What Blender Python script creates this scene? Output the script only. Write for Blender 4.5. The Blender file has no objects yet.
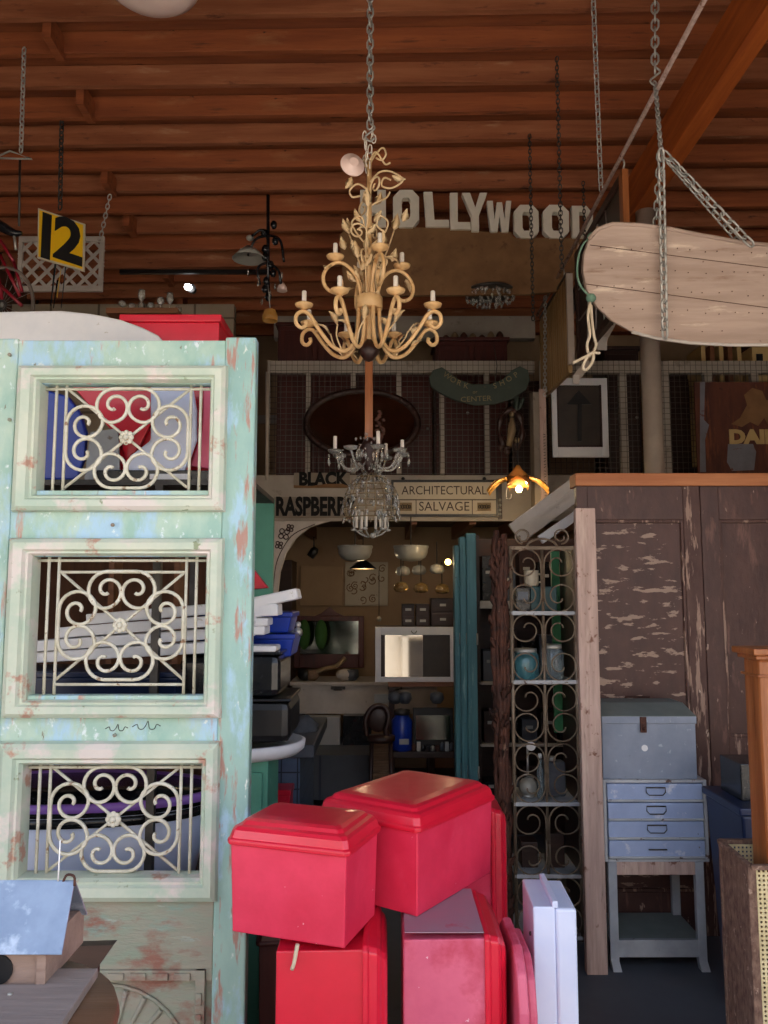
import bpy, bmesh, math, random
from mathutils import Vector, Matrix, Euler
random.seed(7)
C = bpy.context.scene.collection
PI = math.pi
PITCH = math.radians(6.0); FPX = 800.0; EYE = Vector((0, 0, 1.6))

def at(px, py, Y):
    """where the line of sight of a photo point meets the upright plane at distance Y"""
    u = (px - 384) / FPX; v = (512 - py) / FPX
    d = Vector((u, math.cos(PITCH) - v * math.sin(PITCH), math.sin(PITCH) + v * math.cos(PITCH)))
    return EYE + d * (Y / d.y)
def X_(px, py, Y): return at(px, py, Y).x
def Z_(py, Y): return at(384, py, Y).z

# ------------------------------------------------------------------ materials
def lin(h):
    h = h.lstrip('#')
    def f(v):
        v /= 255.0
        return v / 12.92 if v <= .04045 else ((v + .055) / 1.055) ** 2.4
    return (f(int(h[0:2], 16)), f(int(h[2:4], 16)), f(int(h[4:6], 16)), 1)

def mat(name, base, base2=None, sc=5, st=(1, 1, 1), layers=(), rough=.6, metal=0, bump=.15, emit=None, trans=0, rough2=None, brick=None, coat=0):
    m = bpy.data.materials.new(name); m.use_nodes = True
    nt = m.node_tree; N = nt.nodes; L = nt.links
    b = N['Principled BSDF']
    tc = N.new('ShaderNodeTexCoord')
    def noise(scale, stretch, off, detail=5):
        mp = N.new('ShaderNodeMapping'); mp.inputs['Scale'].default_value = stretch
        mp.inputs['Location'].default_value = (off, off * .7, off * 1.3)
        L.new(tc.outputs['Object'], mp.inputs['Vector'])
        n = N.new('ShaderNodeTexNoise'); n.inputs['Scale'].default_value = scale; n.inputs['Detail'].default_value = detail
        n.inputs['Roughness'].default_value = .62
        L.new(mp.outputs['Vector'], n.inputs['Vector']); return n.outputs['Fac']
    base2 = base2 or base
    def mix(fac, a, bb):
        x = N.new('ShaderNodeMix'); x.data_type = 'RGBA'
        if isinstance(fac, float): x.inputs[0].default_value = fac
        else: L.new(fac, x.inputs[0])
        for s, v in ((6, a), (7, bb)):
            if isinstance(v, tuple): x.inputs[s].default_value = v
            else: L.new(v, x.inputs[s])
        return x.outputs[2]
    def ramp(src, lo, hi):
        r = N.new('ShaderNodeMapRange'); r.inputs[1].default_value = lo; r.inputs[2].default_value = hi
        L.new(src, r.inputs[0]); return r.outputs[0]
    f0 = noise(sc, st, 0)
    col = mix(ramp(f0, .36, .64), lin(base), lin(base2))
    if brick:
        bc, bw, bh, mo = brick
        mp = N.new('ShaderNodeMapping'); mp.inputs['Rotation'].default_value = (PI / 2, 0, 0)
        L.new(tc.outputs['Object'], mp.inputs['Vector'])
        bt = N.new('ShaderNodeTexBrick'); bt.inputs['Scale'].default_value = 1; bt.inputs['Brick Width'].default_value = bw
        bt.inputs['Row Height'].default_value = bh; bt.inputs['Mortar Size'].default_value = mo
        bt.offset = .5 if brick[1] > brick[2] * 1.5 else 0
        L.new(mp.outputs['Vector'], bt.inputs['Vector'])
        col = mix(bt.outputs['Fac'], col, lin(bc))
    for i, ly in enumerate(layers):
        c, s2, thr, soft, st2 = ly
        col = mix(ramp(noise(s2, st2, 3.1 + i * 2.7, 7), thr, thr + soft), col, lin(c))
    L.new(col, b.inputs['Base Color'])
    b.inputs['Roughness'].default_value = rough; b.inputs['Metallic'].default_value = metal
    if rough2 is not None:
        mr = N.new('ShaderNodeMapRange'); mr.inputs[1].default_value = .35; mr.inputs[2].default_value = .65
        mr.inputs[3].default_value = rough; mr.inputs[4].default_value = rough2
        L.new(f0, mr.inputs[0]); L.new(mr.outputs[0], b.inputs['Roughness'])
    if trans: b.inputs['Transmission Weight'].default_value = trans
    if coat: b.inputs['Coat Weight'].default_value = coat; b.inputs['Coat Roughness'].default_value = .1
    if emit:
        b.inputs['Emission Color'].default_value = lin(emit[0]); b.inputs['Emission Strength'].default_value = emit[1]
    if bump:
        bp = N.new('ShaderNodeBump'); bp.inputs['Strength'].default_value = bump; bp.inputs['Distance'].default_value = .01
        L.new(noise(sc * 4, st, 9), bp.inputs['Height']); L.new(bp.outputs[0], b.inputs['Normal'])
    return m

HX = (.5, 6, 6)      # grain along x
VZ = (6, 6, .5)      # grain along z
YY = (6, .5, 6)
M = dict(
 teal=mat('teal_paint', 'b9cfbf', '98bcb0', 8, (1, 1, .6), [('a9cbe0', 5, .50, .10, (1.4, 1, .6)), ('dbe6e6', 24, .61, .07, (1.3, 1, 1)), ('bf9484', 7, .61, .07, (3, 1, .5)), ('7f7a66', 24, .66, .04, (2, 1, .6))], .55, bump=.35),
 tealframe=mat('pale_green_paint', 'd2d6c4', 'b2c6b4', 4, (1, 1, 1), [('dcd2cb', 6, .52, .1, (1, 1, 1)), ('bd9480', 8, .60, .06, (1, 1, 1)), ('8f9a7a', 18, .66, .05, (1, 1, 1))], .5, bump=.25),
 bareteal=mat('bare_wood_with_old_paint', 'a59c8d', '94a08e', 7, (.6, 1, 2.5), [('8aa89c', 5, .58, .1, (.7, 1, 1.8)), ('a9b7ae', 13, .62, .08, (.6, 1, 2)), ('976a5c', 5, .53, .10, (.8, 1, 1.5))], .75, bump=.5),
 stile_r=mat('right_stile_paint', 'a5c6ba', '8fb4ae', 6, (1, 1, .5), [('a8cbdc', 7, .52, .1, (2, 1, .7)), ('b0877a', 11, .57, .07, (2.5, 1, .45)), ('dfe6de', 18, .63, .05, (2, 1, .7))], .55, bump=.35),
 iron_white=mat('white_painted_iron', 'd9d5c6', 'c3bda8', 20, layers=[('8a6a4e', 40, .62, .05, (1, 1, 1))], rough=.5, bump=.2),
 red=mat('red_enamel', 'e01c3a', 'd0142f', 3, layers=[('e8506a', 9, .66, .1, (1, 1, 1))], rough=.28, rough2=.42, bump=.05, coat=.3),
 redbody=mat('red_paint_scuffed', 'ea3a5c', 'd8284a', 5, layers=[('ee6280', 4, .56, .22, (1, 1, 1)), ('f0c4c8', 45, .71, .03, (1, 1, 1))], rough=.42, bump=.08),
 redfade=mat('faded_red_paint', 'dd6884', 'cc5676', 4, layers=[('b5223c', 4, .56, .15, (1, 1, 1)), ('e9c6cf', 40, .70, .03, (1, 1, 1))], rough=.5, bump=.08),
 redgrey=mat('dusty_red_end', '9a8290', 'a8788a', 5, layers=[('b03a55', 7, .6, .1, (1, 1, 1))], rough=.6, bump=.1),
 white=mat('white_paint', 'e9e8ea', 'dcdde2', 5, layers=[('b9b4ac', 25, .68, .05, (1, 1, 1))], rough=.5, bump=.1),
 lilac=mat('pale_enamel', 'dde4fa', 'cdd8f6', 3, rough=.3, bump=.02),
 purple=mat('purple_rim', '8a5fc0', '9c74cc', 4, rough=.4, bump=.02),
 whitedim=mat('old_white_paint', 'cfc6bd', 'b9afa6', 4, layers=[('7d6f62', 12, .64, .08, (1, 1, 1))], rough=.6, bump=.15),
 joist=mat('joist_timber', 'a85c33', '8a4828', 3, HX, [('643823', 4, .6, .12, (.8, 5, 8)), ('3c1c10', 9, .68, .04, (1, 3, 3)), ('b57a50', 3, .62, .15, (.5, 2, 2))], .7, bump=.3),
 joist2=mat('stained_joist_timber', 'aa6844', '8c4e2e', 3, HX, [('5a3020', 5, .59, .10, (1, 3, 3)), ('b98a68', 4, .61, .12, (.6, 3, 3))], .75, bump=.35),
 deck=mat('roof_deck_boards', '9a5630', '80452a', 3, HX, [('4e2615', 7, .64, .05, (.8, 4, 4))], .7, bump=.25),
 beam=mat('orange_beam_timber', 'c06428', 'a04c1e', 3, YY, [('6a2f14', 7, .66, .05, (3, .6, 3))], .6, bump=.2),
 barewood=mat('raw_grey_pink_board', 'c9aca0', 'a98e82', 5, VZ, [('7a5242', 7, .60, .05, (2, 2, 1.6)), ('cdb5a6', 4, .58, .1, (5, 5, .7)), ('7a675c', 12, .62, .08, (6, 6, .5))], .75, bump=.35),
 plankpale=mat('weathered_plywood', 'bda596', 'a38b7c', 3, HX, [('8a6b58', 5, .62, .1, (.6, 3, 4)), ('6f4f3d', 24, .70, .03, (1, 1, 1)), ('dbc6b2', 6, .62, .1, (.6, 3, 3))], .65, bump=.25),
 brown=mat('flaked_brown_paint', '54352f', '462b27', 5, (2, 2, 1), [('a08676', 3.6, .57, .03, (2.4, 1, 8)), ('a58b7c', 26, .67, .03, (1.5, 1, .8))], .5, bump=.35),
 brownplain=mat('worn_brown_paint', '52342e', '452a26', 5, (2, 2, 1), [('a58b7c', 22, .66, .03, (1.5, 1, .6)), ('6e4c42', 6, .58, .1, (3, 1, .7))], .5, bump=.3),
 brownbare=mat('brown_stile_with_bare_patches', '5c4038', '4a2e29', 5, (2, 2, 1), [('9d8070', 9, .54, .04, (4, 1, .5)), ('c0aa98', 24, .66, .03, (1.5, 1, .6))], .6, bump=.35),
 lintel=mat('orange_lintel_wood', 'bd7a4c', 'a9653c', 4, HX, [('5a3020', 11, .68, .04, (.7, 2, 2))], .6, bump=.2),
 newel=mat('varnished_oak', 'a9683c', '8a4e28', 5, VZ, [('6a3413', 6, .6, .1, (7, 7, .5))], .35, bump=.12),
 greybox=mat('blue_grey_metal', '8b94a6', '7c8698', 6, layers=[('a7b0bd', 30, .62, .08, (1, 1, 1)), ('6b6f76', 9, .64, .06, (1, 1, 1))], rough=.5, metal=.1, bump=.1),
 lidgrey=mat('grey_green_paint', '6d7674', '7a8380', 6, rough=.6, bump=.1),
 drawerblue=mat('pale_blue_paint', '9fb0d2', '93a3c6', 6, layers=[('c8cddb', 20, .6, .08, (1, 1, 1)), ('5b4a40', 30, .7, .03, (1, 1, 1))], rough=.5, bump=.12),
 cabframe=mat('chipped_cream_frame', 'b9bcc0', 'a3a6ac', 8, layers=[('5a4238', 22, .62, .04, (1, 1, 1))], rough=.5, bump=.2),
 standgrey=mat('pale_grey_paint', 'a4a9b0', '8f949b', 6, layers=[('6e655e', 16, .64, .05, (1, 1, 1))], rough=.55, bump=.12),
 rust=mat('rusty_iron', '5a3324', '3a2018', 14, layers=[('8a6a58', 24, .63, .06, (1, 1, .6)), ('22130f', 9, .6, .08, (1, 1, 1))], rough=.75, bump=.6),
 gate=mat('worn_gate_iron', '867664', '6a5a4a', 12, layers=[('5c4434', 22, .6, .06, (1, 1, 1)), ('c9beb0', 18, .66, .05, (1, 1, 1))], rough=.45, metal=.3, bump=.15),
 pipewhite=mat('old_white_pipe', 'b8a99a', 'a4968a', 3, rough=.55, bump=.1),
 steel=mat('galvanised_steel', 'c2c0ba', 'aaa8a2', 12, rough=.4, metal=.5, bump=.05),
 darksteel=mat('dark_steel', '55524f', '3f3c3a', 12, rough=.5, metal=.6, bump=.05),
 black=mat('black_paint', '1a1a1c', '141416', 8, rough=.4, bump=.05),
 blackplastic=mat('black_plastic', '202226', '18191c', 8, rough=.22, bump=.03, layers=[('5e5e5e', 60, .66, .03, (1, 1, 1))]),
 darkwood=mat('dark_brown_wood', '3a211a', '2a1610', 4, HX, rough=.45, bump=.1),
 redwood=mat('reddish_cabinet_wood', '54201a', '431712', 3, VZ, rough=.45, bump=.1),
 midwood=mat('mid_brown_wood', '8a5a3a', '744629', 4, HX, rough=.55, bump=.15),
 wickerwood=mat('tan_wicker', '94745a', '7c6048', 20, HX, rough=.7, bump=.5),
 tealdeep=mat('teal_shutter_paint', '5f9aa2', '4d858f', 4, VZ, [('8fbcc0', 6, .6, .08, (5, 5, .6)), ('3e4c4c', 18, .67, .04, (1, 1, 1))], .5, bump=.2),
 tealboard=mat('green_teal_board', '58a08a', '4d917d', 4, layers=[('8fbfae', 9, .64, .08, (1, 1, 1))], rough=.5, bump=.1),
 greenboard=mat('green_paint', '2c7a4e', '246a42', 4, rough=.5, bump=.1),
 blue=mat('royal_blue_plastic', '1c3fae', '17369a', 3, rough=.3, bump=.02),
 navy=mat('navy_paint', '10234a', '0d1c3c', 3, rough=.35, bump=.04),
 slate=mat('slate_top', '555b66', '484d57', 5, rough=.4, bump=.05),
 tile=mat('blue_grey_tile', '5f6f86', '52617a', 5, rough=.3, bump=.03, brick=('2c3340', .09, .09, .004)),
 block=mat('cream_block_wall', 'a39583', '95866f', 3, rough=.8, bump=.2, brick=('6a5c4c', .4, .2, .01)),
 tealdark=mat('dark_teal_metal', '1d4c50', '173f43', 4, rough=.4, bump=.03),
 smokeglass=mat('smoky_gold_glass', 'b89a68', 'a08250', 9, rough=.15, bump=0, trans=.6),
 wire=mat('mesh_wire', '6b6059', '5a504a', 9, rough=.6, metal=.2, bump=0),
 ink=mat('black_lettering', '0c0b0b', '141212', 9, rough=.9, bump=0),
 cream=mat('cream_plaster', 'b89c7c', 'a98d70', 2, layers=[('9a7a58', 4, .62, .15, (1, 1, 1))], rough=.8, bump=.1),
 boardtan=mat('brown_fibre_board', '8a6642', '785636', 6, rough=.8, bump=.2, layers=[('6a4a2e', 12, .6, .1, (1, 1, 1))]),
 letter=mat('chalk_white_letters', 'e6dfd0', 'd8d0c0', 5, rough=.7, bump=.05),
 ivory=mat('antique_ivory_metal', 'ecc48e', 'dcae74', 12, layers=[('b07c46', 18, .6, .1, (1, 1, 1))], rough=.45, bump=.15),
 ivorypale=mat('pale_ivory_metal', 'f0d4a8', 'e2bf8c', 12, rough=.5, bump=.1),
 candle=mat('candle_white', 'f2e8dc', 'eadfd0', 4, rough=.4, bump=0),
 glass=mat('clear_crystal', 'e8e6df', 'dedbd2', 4, rough=.06, bump=0, trans=.75),
 glassgold=mat('amber_glass', 'e8b468', 'd89a48', 9, rough=.2, bump=0, trans=.3),
 jarblue=mat('blue_glass', '6fb0bd', '5fa0ae', 4, rough=.08, bump=0, trans=.6),
 jarclear=mat('clear_jar_glass', 'a8b8c0', '98aab2', 4, rough=.08, bump=0, trans=.7),
 milk=mat('milk_glass', 'fbe0d6', 'f8d6ca', 4, rough=.25, bump=0),
 bowlglass=mat('frosted_bowl_glass', 'a3a29b', '96948c', 4, rough=.3, bump=0),
 mirror=mat('mirror_glass', 'a09c94', '96928a', 2, rough=.03, metal=1, bump=0),
 mirrordark=mat('dark_tint_mirror', '8a908a', '6c726c', 4, rough=.10, metal=1, bump=0),  # dim grey-green reflection put into the glass tint
 pane=mat('dark_window_pane', '3f342c', '2b2320', 3, rough=.45, bump=.02),
 yellow=mat('yellow_enamel', 'f0bf1a', 'e6b412', 4, rough=.35, bump=.02),
 bikered=mat('bike_red_paint', '9c1c2e', '861526', 4, rough=.3, bump=0),
 rubber=mat('grey_tyre_rubber', '7c6f66', '6a5e56', 9, rough=.8, bump=.1),
 signboard=mat('aged_sign_board', '94887a', '84776a', 5, layers=[('6e6052', 15, .63, .08, (1, 1, 1))], rough=.7, bump=.15),
 signcream=mat('cream_sign_enamel', 'c9bda8', 'bdb09a', 5, layers=[('8f8270', 22, .66, .06, (1, 1, 1))], rough=.5, bump=.05),
 fascia=mat('old_white_fascia', 'b3a99d', 'a3998d', 3, layers=[('84796d', 8, .62, .1, (1, 1, 1))], rough=.7, bump=.15),
 green=mat('dark_green_sign_paint', '39443a', '2f3a30', 5, rough=.6, bump=.15, layers=[('4e4a3a', 12, .62, .08, (1, 1, 1))]),
 greenlet=mat('faded_yellow_lettering', '8a7d58', '7a6d4a', 12, rough=.7, bump=0),
 rustsign=mat('rusted_tin', '663422', '4a2418', 5, (2, 1, .5), [('8e4e2c', 5, .53, .12, (3, 1, .4)), ('2e1610', 9, .64, .06, (1, 1, 1))], .65, bump=.25),
 tinblue=mat('bare_tin_patch', '6f7078', '80808a', 6, rough=.5, bump=.1, layers=[('6a3420', 12, .62, .05, (1, 1, 1))]),
 mustard=mat('faded_yellow_letters', 'cfb27a', 'bfa068', 6, rough=.6, bump=0),
 corrug=mat('ribbed_tan_panel', '9c7c52', '86683f', 5, VZ, rough=.6, bump=.3),
 rope=mat('cream_rope', 'd8c8ae', 'c6b498', 30, rough=.9, bump=.4),
 ropegreen=mat('green_cord', '6f8f7a', '5f7f6c', 30, rough=.8, bump=.3),
 galv=mat('galvanised_sheet', '8f9fb6', '7c8ca4', 12, layers=[('bac6d6', 14, .53, .1, (1, 1, 1)), ('5a7090', 14, .62, .08, (1, 1, 1))], rough=.38, metal=.35, bump=.04),
 birdwood=mat('greyed_cedar', '9a8b84', '857772', 4, HX, [('6e5f58', 6, .62, .08, (.5, 5, 5))], .7, bump=.25),
 birdwood2=mat('warm_cedar', 'a48a7c', '8f766a', 4, HX, [('7a5744', 6, .62, .08, (.5, 5, 5))], .7, bump=.25),
 roundwood=mat('brown_round_board', '73533f', '634533', 5, HX, rough=.5, bump=.15),
 cane=mat('cream_cane', 'd8c79c', 'c6b488', 30, rough=.7, bump=.3),
 canebrown=mat('flaked_brown_wicker', '5d4136', '8a6d5c', 30, (2, 2, 1), rough=.8, bump=.7, layers=[('a88d7c', 40, .62, .05, (1, 1, 1))]),
 concrete=mat('dark_concrete', '565b63', '4b5058', 2, layers=[('3f4248', 5, .62, .12, (1, 1, 1))], rough=.6, bump=.1),
 pavement=mat('pale_street_concrete', 'c9bfb0', 'bdb3a4', 1, rough=.85, bump=.1),
 facade=mat('cream_stucco', 'd8cfc2', 'cdc2b4', 1, rough=.85, bump=.05),
 wallplank=mat('shed_wall_boards', '6a4632', '573727', 3, VZ, rough=.8, bump=.3),
 carton=mat('white_carton', 'b8b6b2', 'aeaca8', 4, rough=.7, bump=.02),
 greycloth=mat('grey_cloth', '5c6068', '4e525a', 14, rough=.9, bump=.4),
 greencloth=mat('dark_green_velvet', '2f5a24', '26501c', 12, rough=.8, bump=.3),
 greypanel=mat('grey_panel', '6b7078', '5f646c', 3, rough=.6, bump=.05),
 skin=mat('ochre_figure_paint', '8f7a5c', '7a6648', 14, rough=.6, bump=.3),
 bulbon=mat('lit_bulb', 'ffe2a0', None, 3, rough=.4, bump=0, emit=('ffd890', 22)),
 bulbon2=mat('lit_small_bulb', 'ffe2a0', None, 3, rough=.4, bump=0, emit=('ffd070', 10)),
 bulbcool=mat('lit_spot_lens', 'ffffff', None, 3, rough=.4, bump=0, emit=('ffffff', 12)),
 shadein=mat('lit_shade_lining', 'ffd9a0', None, 3, rough=.6, bump=0, emit=('ffc888', 1.2)),
)

# ------------------------------------------------------------------ mesh builder
class MB:
    def __init__(s): s.bm = bmesh.new()
    def quadbox(s, V):
        v = [s.bm.verts.new(p) for p in V]
        for f in ((0, 3, 2, 1), (4, 5, 6, 7), (0, 1, 5, 4), (1, 2, 6, 5), (2, 3, 7, 6), (3, 0, 4, 7)):
            s.bm.faces.new([v[i] for i in f])
        return s
    def box(s, x0, x1, y0, y1, z0, z1, T=None):
        V = [Vector(p) for p in ((x0, y0, z0), (x1, y0, z0), (x1, y1, z0), (x0, y1, z0), (x0, y0, z1), (x1, y0, z1), (x1, y1, z1), (x0, y1, z1))]
        if T: V = [T @ p for p in V]
        return s.quadbox(V)
    def cbox(s, c, size, rot=(0, 0, 0)):
        T = Matrix.Translation(Vector(c)) @ Euler(rot).to_matrix().to_4x4()
        a, b, d = [v / 2 for v in size]
        return s.box(-a, a, -b, b, -d, d, T)
    def beam(s, p0, p1, w, d, up=(0, 0, 1)):
        """bar of section w (sideways) x d (along up) between two points"""
        p0, p1 = Vector(p0), Vector(p1); t = (p1 - p0).normalized()
        side = t.cross(Vector(up))
        if side.length < 1e-4: side = Vector((1, 0, 0))
        side.normalize(); u = side.cross(t).normalized()
        V = []
        for p in (p0, p1):
            for a, b in ((-1, -1), (1, -1), (1, 1), (-1, 1)):
                V.append(p + side * a * w / 2 + u * b * d / 2)
        return s.quadbox(V)
    def tube(s, pts, r, seg=6, closed=False, sm=False):
        P = [Vector(p) for p in pts]; n = len(P)
        R = r if isinstance(r, (list, tuple)) else [r] * n
        prev = None; rings = []
        for i in range(n):
            if closed: t = P[(i + 1) % n] - P[i - 1]
            else: t = P[min(i + 1, n - 1)] - P[max(i - 1, 0)]
            if t.length < 1e-9: t = Vector((0, 0, 1))
            t.normalize()
            if prev is None:
                a = Vector((0, 0, 1)) if abs(t.z) < .9 else Vector((1, 0, 0))
                nrm = t.cross(a).normalized()
            else:
                nrm = prev - t * prev.dot(t)
                if nrm.length < 1e-6: nrm = t.orthogonal()
                nrm.normalize()
            prev = nrm; bn = t.cross(nrm)
            rings.append([s.bm.verts.new(P[i] + (nrm * math.cos(k * 2 * PI / seg) + bn * math.sin(k * 2 * PI / seg)) * R[i]) for k in range(seg)])
        for i in range(n if closed else n - 1):
            A, B = rings[i], rings[(i + 1) % n]
            for k in range(seg):
                f = s.bm.faces.new((A[k], A[(k + 1) % seg], B[(k + 1) % seg], B[k])); f.smooth = seg > 4
        if not closed:
            s.bm.faces.new(list(reversed(rings[0]))); s.bm.faces.new(rings[-1])
        return s
    def lathe(s, prof, c=(0, 0, 0), seg=20, T=None, flute=0, sx=1, sy=1):
        c = Vector(c); rings = []
        for r, z in prof:
            ring = []
            for k in range(seg):
                a = 2 * PI * k / seg; rr = max(r, 1e-5) * (1 + flute * math.cos(a * seg / 2))
                p = Vector((rr * math.cos(a) * sx, rr * math.sin(a) * sy, z))
                if T: p = T @ p
                ring.append(s.bm.verts.new(p + c))
            rings.append(ring)
        for A, B in zip(rings, rings[1:]):
            for k in range(seg):
                f = s.bm.faces.new((A[k], A[(k + 1) % seg], B[(k + 1) % seg], B[k])); f.smooth = True
        s.bm.faces.new(list(reversed(rings[0]))); s.bm.faces.new(rings[-1])
        return s
    def prism(s, poly, d0, d1, plane='xz'):
        def m(a, b, d):
            return {'xz': (a, d, b), 'xy': (a, b, d), 'yz': (d, a, b)}[plane]
        A = [s.bm.verts.new(m(a, b, d0)) for a, b in poly]; B = [s.bm.verts.new(m(a, b, d1)) for a, b in poly]
        s.bm.faces.new(A); s.bm.faces.new(list(reversed(B)))
        n = len(poly)
        for i in range(n): s.bm.faces.new((A[i], B[i], B[(i + 1) % n], A[(i + 1) % n]))
        return s
    def sphere(s, c, r, sc=(1, 1, 1), seg=10):
        T = Matrix.Translation(Vector(c)) @ Matrix.Diagonal((r * sc[0], r * sc[1], r * sc[2], 1))
        n0 = len(s.bm.faces)
        bmesh.ops.create_uvsphere(s.bm, u_segments=seg, v_segments=max(5, seg // 2 + 1), radius=1, matrix=T)
        s.bm.faces.ensure_lookup_table()
        for f in s.bm.faces[n0:]: f.smooth = True
        return s
    def xform(s, T):
        bmesh.ops.transform(s.bm, matrix=T, verts=s.bm.verts); return s
    def build(s, name, m, parent=None, world=True, bevel=0, label=None, kind=None):
        bm = s.bm
        bmesh.ops.recalc_face_normals(bm, faces=bm.faces)
        if parent is None:
            V = [v.co for v in bm.verts]
            org = Vector(((min(v.x for v in V) + max(v.x for v in V)) / 2, (min(v.y for v in V) + max(v.y for v in V)) / 2, min(v.z for v in V)))
            bmesh.ops.translate(bm, vec=-org, verts=bm.verts)
        elif world:
            o = Vector((0, 0, 0)); p = parent
            while p: o += p.location; p = p.parent
            bmesh.ops.translate(bm, vec=-o, verts=bm.verts)
        me = bpy.data.meshes.new(name); bm.to_mesh(me); bm.free()
        me.materials.append(M[m] if isinstance(m, str) else m)
        ob = bpy.data.objects.new(name, me); C.objects.link(ob)
        if parent: ob.parent = parent
        else: ob.location = org
        if bevel:
            b = ob.modifiers.new('bevel', 'BEVEL'); b.width = bevel; b.segments = 2; b.limit_method = 'ANGLE'; b.angle_limit = .6
        if label: ob['label'] = label
        if kind: ob['kind'] = kind
        return ob

def thing(name, label, cat, loc=(0, 0, 0), rz=0, group=None, matrix=None):
    o = bpy.data.objects.new(name, None); C.objects.link(o); o.empty_display_size = .05
    if matrix is not None: o.matrix_world = matrix
    else: o.location = Vector(loc); o.rotation_euler = (0, 0, rz)
    o['label'] = label; o['category'] = cat
    if group: o['group'] = group
    return o
def tag(o, label, cat, group=None, kind=None):
    o['label'] = label; o['category'] = cat
    if group: o['group'] = group
    if kind: o['kind'] = kind
    return o
def struct(o): o['kind'] = 'structure'; return o
def kids(o): return [c for c in bpy.data.objects if c.parent == o]
def copy_tree(o, parent=None, matrix=None, loc=None, label=None):
    c = o.copy(); C.objects.link(c)
    if parent: c.parent = parent
    for ch in kids(o): copy_tree(ch, c)
    if matrix is not None: c.matrix_world = matrix
    if loc is not None: c.location = loc
    if label: c['label'] = label
    return c

def text_mesh(txt, size, depth, name, m, parent, T, world=True, label=None, sx=1, bold=0):
    """raised lettering; T places the text plane (x right, y up) in the world"""
    cu = bpy.data.curves.new(name, 'FONT'); cu.body = txt; cu.size = size; cu.extrude = depth / 2; cu.align_x = 'CENTER'; cu.align_y = 'CENTER'
    cu.resolution_u = 3; cu.offset = bold
    tmp = bpy.data.objects.new('tmp', cu); C.objects.link(tmp)
    dg = bpy.context.evaluated_depsgraph_get(); dg.update()
    me = bpy.data.meshes.new_from_object(tmp.evaluated_get(dg))
    bpy.data.objects.remove(tmp); bpy.data.curves.remove(cu)
    mb = MB(); mb.bm.from_mesh(me); bpy.data.meshes.remove(me)
    mb.xform(T @ Matrix.Diagonal((sx, 1, 1, 1)))
    return mb.build(name, m, parent, world, label=label)
def FACE(p, rot=0):            # text plane facing the street, centred on p
    return Matrix.Translation(Vector(p)) @ Matrix.Rotation(PI / 2, 4, 'X') @ Matrix.Rotation(rot, 4, 'Z')

def crs(pts, k=6, closed=False):
    P = [Vector(p) for p in pts]; out = []; n = len(P)
    for i in range(n if closed else n - 1):
        p0 = P[(i - 1) % n] if closed or i > 0 else P[0] * 2 - P[1]
        p1, p2 = P[i], P[(i + 1) % n]
        p3 = P[(i + 2) % n] if closed or i + 2 < n else P[-1] * 2 - P[-2]
        for j in range(k):
            t = j / k
            out.append(.5 * ((2 * p1) + (p2 - p0) * t + (2 * p0 - 5 * p1 + 4 * p2 - p3) * t * t + (3 * p1 - p0 - 3 * p2 + p3) * t ** 3))
    if not closed: out.append(P[-1])
    return out
def spiral(cx, cz, R, r1, a0, a1, n=26, hold=.3):
    o = []
    for i in range(n + 1):
        t = i / n; a = math.radians(a0 + (a1 - a0) * t)
        r = R if t < hold else R + (r1 - R) * ((t - hold) / (1 - hold)) ** .85
        o.append((cx + r * math.cos(a), cz + r * math.sin(a)))
    return o
def chain(label, p0, p1, L=.04, th=None, m='steel', group=None, hook=False, sag=0):
    p0, p1 = Vector(p0), Vector(p1); D = p1 - p0; n = max(2, int(D.length / (L * .72)))
    mb = MB(); r = th or L * .1; w = L * .26
    for i in range(n):
        t = (i + .5) / n; c = p0 + D * t; c.z -= sag * 4 * t * (1 - t)
        d = (D + Vector((0, 0, -sag * 4 * (1 - 2 * t)))).normalized()
        s1 = d.orthogonal().normalized() if abs(d.z) < .95 else (Vector((1, 0, 0)) - d * d.x).normalized()
        if i % 2: s1 = d.cross(s1)
        s1 = (s1 * .9 + d.cross(s1) * .35).normalized()
        hl = L / 2 - w
        pts = [c + d * (hl + w * math.sin(a)) * 1 + s1 * w * math.cos(a) for a in (0, PI / 3, PI / 2, 2 * PI / 3, PI)] + \
              [c - d * (hl + w * math.sin(a)) - s1 * w * math.cos(a) for a in (0, PI / 3, PI / 2, 2 * PI / 3, PI)]
        mb.tube(pts, r, 5, True)
    if hook:
        q = p1 + Vector((0, 0, -.02))
        mb.tube(crs([q + Vector(v) * L for v in ((0, 0, .8), (.4, 0, .4), (0, 0, 0), (-.4, 0, -.4), (0, 0, -.8), (.4, 0, -.5))], 4), r * 1.1, 5)
    o = mb.build('chain', m); tag(o, label, 'chain', group)
    return o
def leaf(mb, p, d, L, W, nrm=None):
    """pointed cupped leaf from p along d"""
    p = Vector(p); d = Vector(d).normalized(); s = d.cross(nrm or Vector((0, 1, 0)))
    if s.length < .1: s = d.orthogonal()
    s.normalize(); u = s.cross(d)
    sec = [(0, .05, 0), (.25, .8, .06), (.5, 1, .1), (.75, .6, .06), (1, .03, -.04)]
    rows = []
    for t, w, h in sec:
        c = p + d * L * t
        rows.append([mb.bm.verts.new(c + s * W * w + u * L * h), mb.bm.verts.new(c + u * L * (h - .08)), mb.bm.verts.new(c - s * W * w + u * L * h),
                     mb.bm.verts.new(c + u * L * (h - .11))])
    for A, B in zip(rows, rows[1:]):
        for i in range(4):
            f = mb.bm.faces.new((A[i], A[(i + 1) % 4], B[(i + 1) % 4], B[i])); f.smooth = True
    mb.bm.faces.new(rows[0]); mb.bm.faces.new(list(reversed(rows[-1])))
EXPO = 0.6; SKY = 0.45; SUN = 4.5; BLOCK_Z = 3.3
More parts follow.
